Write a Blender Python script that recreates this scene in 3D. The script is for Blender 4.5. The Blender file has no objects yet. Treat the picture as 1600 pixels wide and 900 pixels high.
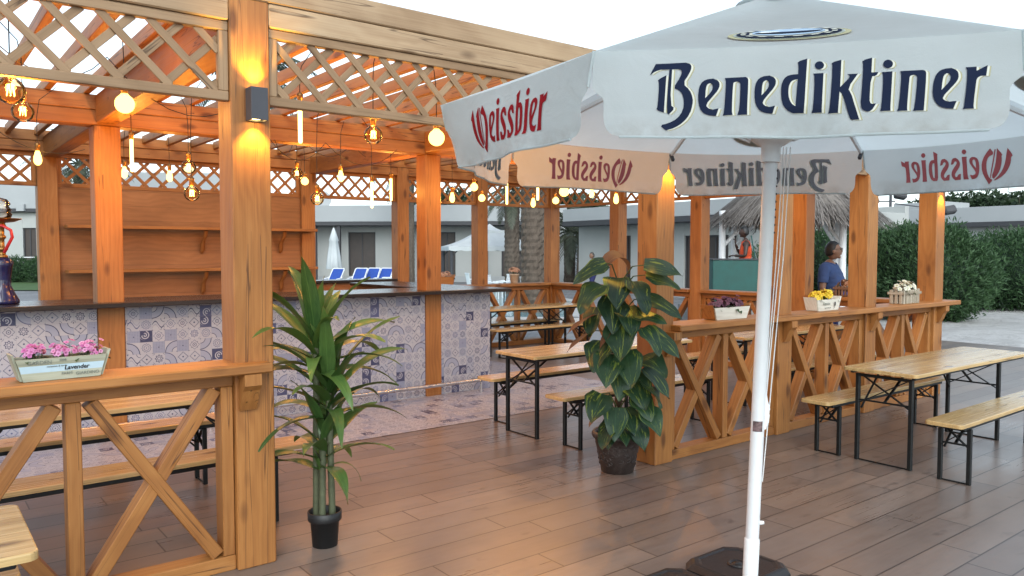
import bpy, bmesh, math, random
from mathutils import Vector, Matrix, noise as mnoise
from mathutils.geometry import tessellate_polygon
R = math.radians
random.seed(11)
rnd = random.random
def ru(a, b): return a + (b - a) * random.random()
SC = bpy.context.scene
COL = SC.collection

# ------------------------------------------------------------------ camera frame (also used to turn measured sight lines into ground plan positions)
CF, CH, CHZ, CVX = 1220.0, 1.72, 391.0, 2360.0
CT = math.atan((450 - CHZ) / CF)
CYAW = math.atan((CVX - 800) * math.cos(CT) / CF)
FWD = Vector((math.cos(CYAW), math.sin(CYAW), 0)); RGT = Vector((math.sin(CYAW), -math.cos(CYAW), 0))
def far(px, D, z=0.0):
    """ground-plan point at depth D (metres) on the sight line of photo column px"""
    l = (px - 800) * D / CF
    p = FWD * D + RGT * l
    return Vector((p.x, p.y, z))
def hz(py, D): return CH + (CHZ - py) * D / CF

# ------------------------------------------------------------------ mesh builder
class MB:
    def __init__(s): s.v = []; s.f = []; s.g = []; s.s = []
    def add(s, vs, fs, gs=None, smooth=False):
        b = len(s.v); vs = [tuple(p) for p in vs]
        s.v += vs; s.g += [tuple(q) for q in gs] if gs else vs
        for f in fs: s.f.append([i + b for i in f]); s.s.append(smooth)
        return s
    def bar(s, p0, p1, w, h, up=(0, 0, 1), ch=.004):
        p0 = Vector(p0); p1 = Vector(p1); d = p1 - p0; L = d.length; d.normalize()
        sd = d.cross(Vector(up))
        if sd.length < 1e-4: sd = d.cross(Vector((0, 1, 0)))
        sd.normalize(); u = sd.cross(d); hw, hh = w / 2, h / 2; c = min(ch, hw * .45, hh * .45)
        pr = [(-hw + c, -hh), (hw - c, -hh), (hw, -hh + c), (hw, hh - c), (hw - c, hh), (-hw + c, hh), (-hw, hh - c), (-hw, -hh + c)]
        o = (ru(0, 40), ru(0, 40), ru(0, 40)); vs = []; gs = []
        for t, k in ((0, 1 - c / hw if hw else 1), (c, 1), (L - c, 1), (L, 1 - c / hw)):
            for a, b in pr:
                a2, b2 = a * k, b * (1 - (1 - k) * hw / hh)
                vs.append(p0 + d * t + sd * a2 + u * b2); gs.append((t + o[0], a2 + o[1], b2 + o[2]))
        fs = []
        for q in range(3):
            for i in range(8):
                j = (i + 1) % 8; fs.append((q * 8 + i, q * 8 + j, q * 8 + 8 + j, q * 8 + 8 + i))
        fs.append(tuple(range(7, -1, -1))); fs.append(tuple(range(24, 32)))
        return s.add(vs, fs, gs)
    def box(s, a, b, ax='x', ch=.004):
        x0, y0, z0 = a; x1, y1, z1 = b; xm, ym, zm = (x0 + x1) / 2, (y0 + y1) / 2, (z0 + z1) / 2
        if ax == 'x': return s.bar((x0, ym, zm), (x1, ym, zm), y1 - y0, z1 - z0, (0, 0, 1), ch)
        if ax == 'y': return s.bar((xm, y0, zm), (xm, y1, zm), x1 - x0, z1 - z0, (0, 0, 1), ch)
        return s.bar((xm, ym, z0), (xm, ym, z1), x1 - x0, y1 - y0, (0, 1, 0), ch)
    def tube(s, pts, r, n=8, cap=True, smooth=True):
        pts = [Vector(p) for p in pts]; m = len(pts)
        rs = r if isinstance(r, (list, tuple)) else [r] * m
        vs = []; gs = []; fs = []; t0 = (pts[1] - pts[0]).normalized()
        nrm = t0.cross(Vector((0, 0, 1)))
        if nrm.length < 1e-3: nrm = t0.cross(Vector((1, 0, 0)))
        nrm.normalize(); L = 0
        for i, p in enumerate(pts):
            t = (pts[min(i + 1, m - 1)] - pts[max(i - 1, 0)]).normalized()
            nrm = (nrm - t * nrm.dot(t))
            if nrm.length < 1e-5: nrm = t.orthogonal()
            nrm.normalize(); b = t.cross(nrm)
            if i: L += (p - pts[i - 1]).length
            for k in range(n):
                a = 2 * math.pi * k / n
                vs.append(p + nrm * math.cos(a) * rs[i] + b * math.sin(a) * rs[i]); gs.append((L, a * rs[i], 0))
        for i in range(m - 1):
            for k in range(n):
                j = (k + 1) % n; fs.append((i * n + k, i * n + j, i * n + n + j, i * n + n + k))
        s.add(vs, fs, gs, smooth)
        if cap: s.add(vs[:n], [tuple(range(n - 1, -1, -1))]); s.add(vs[-n:], [tuple(range(n))])
        return s
    def lathe(s, prof, n=24, o=(0, 0, 0), smooth=True, sx=1, sy=1, f=None):
        vs = []; fs = []; m = len(prof)
        for i, (r, z) in enumerate(prof):
            for k in range(n):
                a = 2 * math.pi * k / n; rr = r * (f(a, z) if f else 1)
                vs.append((o[0] + rr * math.cos(a) * sx, o[1] + rr * math.sin(a) * sy, o[2] + z))
        for i in range(m - 1):
            for k in range(n):
                j = (k + 1) % n; fs.append((i * n + k, i * n + j, i * n + n + j, i * n + n + k))
        s.add(vs, fs, None, smooth)
        if prof[0][0] > 1e-5: s.add(vs[:n], [tuple(range(n - 1, -1, -1))])
        if prof[-1][0] > 1e-5: s.add(vs[-n:], [tuple(range(n))])
        return s
    def ball(s, c, r, n=12, m=8, sc=(1, 1, 1)):
        pr = [(r * math.sin(math.pi * i / m), -r * math.cos(math.pi * i / m) * sc[2]) for i in range(m + 1)]
        pr[0] = (1e-6, pr[0][1]); pr[-1] = (1e-6, pr[-1][1])
        return s.lathe(pr, n, c, True, sc[0], sc[1])
    def grid(s, fn, nu, nv, smooth=True, gfn=None):
        vs = []; gs = []
        for j in range(nv + 1):
            for i in range(nu + 1):
                vs.append(fn(i / nu, j / nv)); gs.append(gfn(i / nu, j / nv) if gfn else vs[-1])
        fs = [(j * (nu + 1) + i, j * (nu + 1) + i + 1, (j + 1) * (nu + 1) + i + 1, (j + 1) * (nu + 1) + i) for j in range(nv) for i in range(nu)]
        return s.add(vs, fs, gs, smooth)
    def quad(s, a, b, c, d, gs=None, smooth=False): return s.add((a, b, c, d), [(0, 1, 2, 3)], gs, smooth)
    def prism(s, poly, z0, z1):
        n = len(poly)
        vs = [(x, y, z0) for x, y in poly] + [(x, y, z1) for x, y in poly]
        fs = [(i, (i + 1) % n, n + (i + 1) % n, n + i) for i in range(n)] + [tuple(range(n - 1, -1, -1)), tuple(range(n, 2 * n))]
        return s.add(vs, fs)
    def xf(s, M):
        s.v = [tuple(M @ Vector(p)) for p in s.v]; return s
    def build(s, name, mat, parent=None, solid=None):
        me = bpy.data.meshes.new(name); me.from_pydata(s.v, [], s.f); me.update()
        at = me.attributes.new('gc', 'FLOAT_VECTOR', 'POINT'); at.data.foreach_set('vector', [c for g in s.g for c in g])
        me.polygons.foreach_set('use_smooth', s.s)
        me.materials.append(mat)
        o = bpy.data.objects.new(name, me); COL.objects.link(o)
        if parent is not None: o.parent = parent
        if solid:
            md = o.modifiers.new('thick', 'SOLIDIFY'); md.thickness = solid; md.offset = 0
        return o

def thing(name, label, cat, loc=(0, 0, 0), rz=0.0, group=None):
    o = bpy.data.objects.new(name, None); COL.objects.link(o); o.empty_display_size = .1
    o.location = loc; o.rotation_euler = (0, 0, rz); o['label'] = label; o['category'] = cat
    if group: o['group'] = group
    return o
def tag(o, label, cat, group=None):
    o['label'] = label; o['category'] = cat
    if group: o['group'] = group
    return o
def struct(o, kind='structure'): o['kind'] = kind; return o
def dup(root, loc, rz, label, group=None):
    r = root.copy(); COL.objects.link(r); r.location = loc; r.rotation_euler = (0, 0, rz); r['label'] = label
    if group: r['group'] = group
    for c0 in list(root.children):
        c = c0.copy(); COL.objects.link(c); c.parent = r
        for g0 in list(c0.children):
            g = g0.copy(); COL.objects.link(g); g.parent = c
    return r

# ------------------------------------------------------------------ materials
class NT:
    def __init__(s, name):
        s.mat = bpy.data.materials.new(name); s.mat.use_nodes = True
        s.t = s.mat.node_tree; s.n = s.t.nodes; s.l = s.t.links
        s.p = s.n['Principled BSDF']; s.out = s.n['Material Output']
    def new(s, typ, **kw):
        nd = s.n.new(typ)
        for k, v in kw.items(): setattr(nd, k, v)
        return nd
    def put(s, sock, v):
        if hasattr(v, 'is_linked') or isinstance(v, bpy.types.NodeSocket): s.l.new(v, sock)
        else:
            if isinstance(v, (tuple, list)) and len(v) == 3 and sock.type == 'RGBA': v = (*v, 1)
            sock.default_value = v
    def m(s, op, a, b=None, c=None):
        nd = s.new('ShaderNodeMath', operation=op)
        for i, v in enumerate((a, b, c)):
            if v is not None: s.put(nd.inputs[i], v)
        return nd.outputs[0]
    def attr(s, name='gc'): return s.new('ShaderNodeAttribute', attribute_name=name).outputs['Vector']
    def vm(s, op, a, b):
        nd = s.new('ShaderNodeVectorMath', operation=op); s.put(nd.inputs[0], a); s.put(nd.inputs[1], b); return nd.outputs[0]
    def xyz(s, v):
        nd = s.new('ShaderNodeSeparateXYZ'); s.l.new(v, nd.inputs[0]); return nd.outputs
    def vec(s, x, y, z):
        nd = s.new('ShaderNodeCombineXYZ')
        for i, v in enumerate((x, y, z)): s.put(nd.inputs[i], v)
        return nd.outputs[0]
    def noise(s, v, scale=5, detail=4, rough=.55, dist=0.0, out='Fac'):
        nd = s.new('ShaderNodeTexNoise'); s.put(nd.inputs['Vector'], v)
        nd.inputs['Scale'].default_value = scale; nd.inputs['Detail'].default_value = detail
        nd.inputs['Roughness'].default_value = rough; nd.inputs['Distortion'].default_value = dist
        return nd.outputs[out]
    def ramp(s, fac, stops):
        nd = s.new('ShaderNodeValToRGB'); s.l.new(fac, nd.inputs[0]); e = nd.color_ramp.elements
        while len(e) < len(stops): e.new(.5)
        for el, (p, c) in zip(e, stops): el.position = p; el.color = (*c, 1)
        return nd.outputs[0]
    def mix(s, f, a, b, mode='MIX'):
        nd = s.new('ShaderNodeMix', data_type='RGBA', blend_type=mode)
        s.put(nd.inputs[0], f); s.put(nd.inputs[6], a); s.put(nd.inputs[7], b); return nd.outputs[2]
    def rmap(s, v, a, b, c, d):
        nd = s.new('ShaderNodeMapRange'); s.put(nd.inputs[0], v)
        for i, q in enumerate((a, b, c, d)): nd.inputs[1 + i].default_value = q
        return nd.outputs[0]
    def white(s, v, out='Color'):
        nd = s.new('ShaderNodeTexWhiteNoise', noise_dimensions='3D'); s.l.new(v, nd.inputs['Vector']); return nd.outputs[out]
    def bump(s, h, st=.3, d=.01):
        nd = s.new('ShaderNodeBump'); nd.inputs['Strength'].default_value = st; nd.inputs['Distance'].default_value = d
        s.l.new(h, nd.inputs['Height']); s.l.new(nd.outputs[0], s.p.inputs['Normal'])
    def set(s, col=None, rough=None, metal=None, spec=None):
        if col is not None: s.put(s.p.inputs['Base Color'], col)
        if rough is not None: s.put(s.p.inputs['Roughness'], rough)
        if metal is not None: s.put(s.p.inputs['Metallic'], metal)
        if spec is not None: s.put(s.p.inputs['Specular IOR Level'], spec)
        return s.mat

M = {}
def flat(name, col, rough=.5, metal=0.0, var=.18, scale=9.0, spec=.5, bump=0.0):
    """plain paint / plastic / stone with mottling"""
    t = NT(name); tc = t.new('ShaderNodeTexCoord').outputs['Object']
    n = t.noise(tc, scale, 5, .6)
    c = t.mix(1.0, col, t.ramp(n, [(.25, (1 - var,) * 3), (.75, (1 + var * .6,) * 3)]), 'MULTIPLY')
    t.set(c, t.rmap(n, .2, .8, max(0, rough - .08), min(1, rough + .08)), metal, spec)
    if bump: t.bump(t.noise(tc, scale * 6, 3), bump)
    M[name] = t.mat; return t.mat

def wood(name, c_dark, c_mid, c_light, rough=.45, grain=1.0, knots=True, planks=0, vary=.22):
    t = NT(name); g = t.attr()
    x, y, z = t.xyz(g)
    base = t.vec(t.m('MULTIPLY', x, .55), y, z)
    n1 = t.noise(base, 3.0, 3, .5, 0.3)
    # growth rings running along the timber
    r = t.m('SQRT', t.m('ADD', t.m('POWER', t.m('ADD', t.m('FRACT', t.m('MULTIPLY', y, .9)), .35), 2.0), t.m('POWER', t.m('SUBTRACT', t.m('FRACT', t.m('MULTIPLY', z, .9)), .5), 2.0)))
    rings = t.m('SINE', t.m('ADD', t.m('MULTIPLY', r, 190 * grain), t.m('MULTIPLY', n1, 26)))
    fib = t.noise(t.vec(t.m('MULTIPLY', x, 2.2), t.m('MULTIPLY', y, 130), t.m('MULTIPLY', z, 130)), 1.0, 4, .6)
    f = t.m('ADD', t.m('MULTIPLY', rings, .055), t.m('ADD', t.m('MULTIPLY', fib, .50), t.m('MULTIPLY', n1, .50)))
    col = t.ramp(f, [(.25, c_dark), (.52, c_mid), (.82, c_light)])
    big = t.noise(t.vec(t.m('MULTIPLY', x, .9), t.m('MULTIPLY', y, 2.0), t.m('MULTIPLY', z, 2.0)), 1.1, 3, .6)
    col = t.mix(1.0, col, t.ramp(big, [(.3, (1 - vary, 1 - vary * 1.15, 1 - vary * 1.3)), (.7, (1 + vary * .6,) * 3)]), 'MULTIPLY')
    if knots:
        nd = t.new('ShaderNodeTexVoronoi', feature='F1'); t.put(nd.inputs['Vector'], t.vec(t.m('MULTIPLY', x, 2.1), t.m('MULTIPLY', y, 5.5), t.m('MULTIPLY', z, 5.5)))
        nd.inputs['Scale'].default_value = 1.0
        kr = t.xyz(nd.outputs['Color'])[0]
        k = t.m('MULTIPLY', t.rmap(nd.outputs['Distance'], .09, .20, 1, 0), t.m('GREATER_THAN', kr, .22))
        col = t.mix(t.m('MULTIPLY', k, .75), col, (c_dark[0] * .32, c_dark[1] * .24, c_dark[2] * .2))
        # drying cracks along the grain
        cr = t.noise(t.vec(t.m('MULTIPLY', x, .35), t.m('MULTIPLY', y, 15), t.m('MULTIPLY', z, 15)), 1.0, 2, .5)
        ck = t.m('MULTIPLY', t.rmap(t.m('ABSOLUTE', t.m('SUBTRACT', cr, .5)), 0, .009, 1, 0), t.m('GREATER_THAN', big, .47))
        col = t.mix(t.m('MULTIPLY', ck, .8), col, (c_dark[0] * .2, c_dark[1] * .16, c_dark[2] * .15))
        t.bump(t.m('SUBTRACT', fib, t.m('MULTIPLY', ck, 2.0)), .22, .004)
    else: t.bump(fib, .12, .003)
    if planks:  # boards glued side by side
        pj = t.m('FRACT', t.m('MULTIPLY', y, 1 / planks)); pid = t.m('FLOOR', t.m('MULTIPLY', y, 1 / planks))
        w = t.xyz(t.white(t.vec(pid, 3.0, 1.0)))[0]
        col = t.mix(1.0, col, t.ramp(w, [(0, (.80, .76, .70)), (1, (1.12, 1.12, 1.1))]), 'MULTIPLY')
        col = t.mix(t.m('MULTIPLY', t.m('LESS_THAN', pj, .02), .6), col, (c_dark[0] * .3, c_dark[1] * .3, c_dark[2] * .3))
    t.set(col, t.rmap(fib, .3, .7, rough - .07, rough + .1), 0, .45)
    M[name] = t.mat; return t.mat

wood('pine', (.225, .083, .021), (.33, .137, .036), (.41, .192, .060), .50, 1.0, True, 0, .24)
wood('pine_pale', (.29, .182, .10), (.40, .275, .165), (.475, .352, .225), .6, 1.0, True, 0, .2)
wood('pine_mid', (.21, .125, .062), (.30, .190, .105), (.375, .255, .15), .6, 1.0, True, 0, .2)
wood('bench_wood', (.40, .25, .10), (.50, .345, .16), (.58, .43, .22), .2, .7, True, .07, .16)
wood('shelf_board', (.19, .080, .032), (.27, .122, .050), (.34, .165, .075), .42, .6, False, .19, .25)
wood('dark_wood', (.012, .009, .008), (.018, .013, .011), (.026, .019, .015), .24, .6, False)
wood('grey_wood', (.22, .19, .15), (.40, .36, .29), (.52, .48, .41), .7, 1.2, False, .06)
wood('brown_picket', (.10, .055, .035), (.17, .10, .065), (.25, .16, .11), .7, 1.0, False)
wood('white_box_wood', (.50, .47, .40), (.62, .60, .53), (.72, .70, .64), .65, 1.2, False)
wood('palm_bark', (.05, .037, .027), (.11, .085, .066), (.18, .145, .115), .9, .5, False)
flat('black_metal', (.012, .014, .015), .42, .4, .3, 20)
flat('lamp_grey', (.065, .067, .078), .6, .2)
flat('brass', (.30, .17, .06), .35, .9)
flat('black_rubber', (.008, .008, .008), .6)
flat('steel', (.62, .62, .62), .28, 1.0, .1)
flat('white_paint', (.74, .75, .76), .4, 0, .07, 6)
flat('white_plastic', (.78, .79, .79), .35, 0, .05)
flat('pot_black', (.012, .012, .013), .5)
flat('pot_bronze', (.05, .036, .032), .42, .2, .5, 30, .5, .3)
flat('soil', (.03, .02, .014), .95, 0, .5, 40)
flat('weight_black', (.016, .013, .013), .38, 0, .4, 25, .5, .15)
flat('wall_cream', (.41, .42, .405), .85, 0, .07, .7)
flat('wall_grey', (.37, .385, .39), .85, 0, .08, .6)
flat('fascia_dark', (.05, .05, .055), .6)
flat('door_brown', (.055, .042, .036), .5, 0, .25, 3)
flat('canvas_white', (.55, .57, .57), .8, 0, .08, 3)
flat('lounger_blue', (.02, .07, .34), .7, 0, .2, 12)
flat('booth_green', (.012, .085, .075), .6, 0, .25, 4)
flat('skin_dark', (.045, .022, .015), .5, 0, .2, 20)
flat('skin_brown', (.22, .115, .07), .5, 0, .15, 20)
flat('hair', (.008, .007, .007), .5)
flat('hair_grey', (.06, .055, .05), .6)
flat('shirt_blue', (.030, .060, .165), .85, 0, .25, 14)
flat('cloth_royal', (.02, .045, .33), .8, 0, .2, 14)
flat('shirt_white', (.78, .80, .83), .85, 0, .1, 10)
flat('shorts_navy', (.02, .022, .09), .85, 0, .2, 10)
flat('vest_orange', (.62, .075, .02), .8, 0, .2, 12)
flat('hookah_glass', (.012, .014, .07), .12, 0, .4, 14)
flat('hose_red', (.45, .02, .025), .4)
flat('rock_grey', (.22, .22, .22), .8)
flat('thatch', (.19, .165, .145), .95, 0, .5, 8)
flat('navy_ink', (.012, .018, .040), .9, 0, .1, 9, .08)
flat('gold_ink', (.36, .345, .22), .9, 0, .1, 9, .1)
flat('cream_ink', (.56, .57, .50), .9, 0, .1, 9, .1)
flat('red_ink', (.22, .009, .016), .9, 0, .1, 9, .08)
flat('grey_show_through', (.23, .235, .26), .8, 0, .1)
flat('pink_show_through', (.52, .13, .15), .8, 0, .1)
flat('sky_ink', (.35, .47, .6), .6, 0, .2, 30)
flat('label_blue', (.42, .56, .64), .7, 0, .1)
flat('text_dark', (.03, .03, .03), .7)
flat('text_grey', (.17, .19, .17), .8)

def leafmat(name, c0, c1, rough=.38, edge=None, stripe=None, trans=.25, heart=None):
    t = NT(name); g = t.attr(); x, y, z = t.xyz(g)   # x along leaf 0..1, y across -1..1, z random per leaf
    n = t.noise(t.vec(t.m('MULTIPLY', x, 3.0), t.m('MULTIPLY', y, 1.5), z), 2.2, 4, .6)
    col = t.ramp(t.m('ADD', t.m('MULTIPLY', n, .6), t.m('MULTIPLY', t.m('FRACT', z), .4)), [(.25, c0), (.75, c1)])
    if stripe:   # irregular yellow-green variegation
        v = t.noise(t.vec(t.m('MULTIPLY', x, 1.1), t.m('MULTIPLY', y, 2.6), z), 1.5, 4, .65, .6)
        col = t.mix(t.rmap(v, .565, .62, 0, .85), col, stripe)
    vein = t.rmap(t.m('ABSOLUTE', y), .0, .06, .35, 0)
    col = t.mix(vein, col, tuple(min(1, q * 1.9) for q in c1))
    if heart: col = t.mix(t.rmap(x, .05, .55, .9, 0), col, heart)
    if edge: # dry tips and margins
        e = t.m('ADD', t.m('MULTIPLY', x, .75), t.m('MULTIPLY', n, .75))
        col = t.mix(t.rmap(e, 1.10, 1.22, 0, .85), col, edge)
    t.set(col, t.rmap(n, .3, .7, rough - .06, rough + .1), 0, .5)
    tr = t.new('ShaderNodeBsdfTranslucent'); t.l.new(col, tr.inputs[0])
    ms = t.new('ShaderNodeMixShader'); ms.inputs[0].default_value = trans
    t.l.new(t.p.outputs[0], ms.inputs[1]); t.l.new(tr.outputs[0], ms.inputs[2]); t.l.new(ms.outputs[0], t.out.inputs[0])
    M[name] = t.mat
leafmat('leaf_dracaena', (.028, .075, .020), (.10, .185, .045), .34, (.30, .20, .10))
leafmat('leaf_pothos', (.012, .036, .018), (.034, .080, .034), .33, None, (.20, .26, .04))
leafmat('leaf_dead', (.10, .045, .025), (.20, .10, .05), .7)
leafmat('leaf_box', (.02, .045, .015), (.05, .09, .03), .5)
leafmat('leaf_hedge', (.018, .052, .018), (.060, .125, .045), .65)
leafmat('leaf_tree', (.012, .028, .012), (.035, .065, .025), .6)
leafmat('leaf_palm', (.05, .065, .04), (.11, .12, .08), .5)
leafmat('petal_pink', (.48, .11, .34), (.76, .42, .64), .6, None, None, .25, (.30, .03, .14))
leafmat('petal_purple', (.06, .014, .035), (.22, .075, .12), .6, None, None, .2, (.02, .006, .01))
leafmat('petal_yellow', (.72, .42, .01), (.85, .68, .05), .6, None, None, .2, (.45, .16, .005))
leafmat('petal_white', (.62, .60, .48), (.8, .8, .74), .6, None, None, .2, (.40, .36, .10))
leafmat('petal_peach', (.34, .16, .09), (.66, .44, .30), .6, None, None, .2, (.16, .05, .03))
leafmat('thatch_strand', (.10, .085, .075), (.30, .265, .24), .95)
leafmat('grass_leaf', (.04, .10, .02), (.08, .17, .04), .7)

# glass of the bulbs (thin, lets the light of the filament out)
t = NT('bulb_glass'); tr = t.new('ShaderNodeBsdfTransparent'); tr.inputs[0].default_value = (1, .86, .62, 1)
gl = t.new('ShaderNodeBsdfGlossy'); gl.inputs['Roughness'].default_value = .06
lw = t.new('ShaderNodeLayerWeight'); lw.inputs[0].default_value = .22
ms = t.new('ShaderNodeMixShader'); t.l.new(lw.outputs['Fresnel'], ms.inputs[0]); t.l.new(tr.outputs[0], ms.inputs[1]); t.l.new(gl.outputs[0], ms.inputs[2]); t.l.new(ms.outputs[0], t.out.inputs[0]); M['bulb_glass'] = t.mat
t = NT('clear_glass'); tr = t.new('ShaderNodeBsdfTransparent'); tr.inputs[0].default_value = (.93, .90, .86, 1)
gl = t.new('ShaderNodeBsdfGlossy'); gl.inputs['Roughness'].default_value = .05
lw = t.new('ShaderNodeLayerWeight'); lw.inputs[0].default_value = .45
ms = t.new('ShaderNodeMixShader'); t.l.new(lw.outputs['Fresnel'], ms.inputs[0]); t.l.new(tr.outputs[0], ms.inputs[1]); t.l.new(gl.outputs[0], ms.inputs[2]); t.l.new(ms.outputs[0], t.out.inputs[0]); M['clear_glass'] = t.mat
def glow(name, col, st):
    t = NT(name); e = t.new('ShaderNodeEmission'); e.inputs[0].default_value = (*col, 1); e.inputs[1].default_value = st
    t.l.new(e.outputs[0], t.out.inputs[0]); M[name] = t.mat
BW = (1.0, .50, .13)
def lit_glass(name, col, st, k):
    t = NT(name); e = t.new('ShaderNodeEmission'); e.inputs[0].default_value = (*col, 1); e.inputs[1].default_value = st
    tr = t.new('ShaderNodeBsdfTransparent'); ms = t.new('ShaderNodeMixShader'); ms.inputs[0].default_value = k
    t.l.new(tr.outputs[0], ms.inputs[1]); t.l.new(e.outputs[0], ms.inputs[2]); t.l.new(ms.outputs[0], t.out.inputs[0]); M[name] = t.mat
lit_glass('bulb_glow', (1.0, .66, .15), 2.6, .75); lit_glass('bulb_glow_small', (1.0, .66, .15), 2.8, .75); lit_glass('tube_glow', (1.0, .70, .22), 2.8, .8)
glow('filament_glow', (1.0, .62, .14), 7)
glow('lamp_lens_glow', (1.0, .62, .2), 14)

# umbrella cloth: white, a little light passes through
def cloth(name, col, trans, dirt=True):
    t = NT(name); tc = t.new('ShaderNodeTexCoord').outputs['Object']
    n = t.noise(tc, 2.2, 4, .6); n2 = t.noise(tc, 14, 3, .6)
    c = t.mix(1.0, col, t.ramp(n, [(.3, (.93, .93, .92)), (.7, (1.03, 1.03, 1.03))]), 'MULTIPLY')
    if dirt:
        g = t.attr(); gy = t.xyz(g)[1]     # distance down the valance
        d = t.m('MULTIPLY', t.rmap(gy, .75, 1.0, 0, 1), t.rmap(n2, .42, .75, 0, .5))
        c = t.mix(d, c, (.33, .30, .25))
    t.set(c, .75, 0, .2); t.bump(t.m('ADD', t.m('MULTIPLY', t.noise(tc, 3.2, 4, .55, 1.4), 1.0), t.m('MULTIPLY', t.noise(tc, 260, 2), .06)), .30, .05)
    tr = t.new('ShaderNodeBsdfTranslucent'); t.l.new(c, tr.inputs[0])
    ms = t.new('ShaderNodeMixShader'); ms.inputs[0].default_value = trans
    t.l.new(t.p.outputs[0], ms.inputs[1]); t.l.new(tr.outputs[0], ms.inputs[2]); t.l.new(ms.outputs[0], t.out.inputs[0]); M[name] = t.mat
cloth('umbrella_cloth', (.67, .735, .75), .64)

# deck of wood-look boards, laid along X
t = NT('deck_boards'); tc = t.new('ShaderNodeNewGeometry').outputs['Position']; x, y, z = t.xyz(tc)
W_, L_ = .222, 1.25
row = t.m('FLOOR', t.m('DIVIDE', y, W_)); fy = t.m('FRACT', t.m('DIVIDE', y, W_))
off = t.m('MULTIPLY', t.xyz(t.white(t.vec(row, 7.0, 2.0)))[0], L_)
xx = t.m('DIVIDE', t.m('ADD', x, off), L_); colm = t.m('FLOOR', xx); fx = t.m('FRACT', xx)
w = t.xyz(t.white(t.vec(row, colm, 5.0)))
gr = t.noise(t.vec(t.m('ADD', t.m('MULTIPLY', x, 1.6), t.m('MULTIPLY', w[0], 30)), t.m('MULTIPLY', y, 26), t.m('MULTIPLY', w[1], 9)), 1.0, 5, .65, .6)
bl = t.noise(t.vec(t.m('MULTIPLY', x, 2.6), t.m('MULTIPLY', y, 5), w[1]), 1.2, 3, .6)
col = t.ramp(t.m('ADD', t.m('MULTIPLY', gr, .62), t.m('MULTIPLY', bl, .38)), [(.22, (.125, .096, .081)), (.5, (.178, .140, .119)), (.8, (.225, .182, .156))])
col = t.mix(1.0, col, t.ramp(w[0], [(0, (.80, .80, .82)), (1, (1.16, 1.12, 1.08))]), 'MULTIPLY')
spot = t.noise(t.vec(t.m('MULTIPLY', x, 5), t.m('MULTIPLY', y, 9), w[0]), 1.0, 2, .5)
col = t.mix(t.rmap(spot, .66, .78, 0, .55), col, (.035, .024, .02))
gap = t.m('MAXIMUM', t.m('LESS_THAN', fy, .04), t.m('LESS_THAN', fx, .007))
col = t.mix(t.m('MULTIPLY', gap, .85), col, (.018, .013, .011))
pale = t.noise(tc, .55, 4, .6)
col = t.mix(t.rmap(pale, .52, .75, 0, .12), col, (.30, .27, .25))
t.set(col, t.m('ADD', t.rmap(gr, .3, .7, .25, .33), t.rmap(pale, .4, .7, 0, .1)), 0, .5)
t.bump(t.m('SUBTRACT', t.m('MULTIPLY', gr, .05), gap), .18, .003); M['deck_boards'] = t.mat

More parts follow.
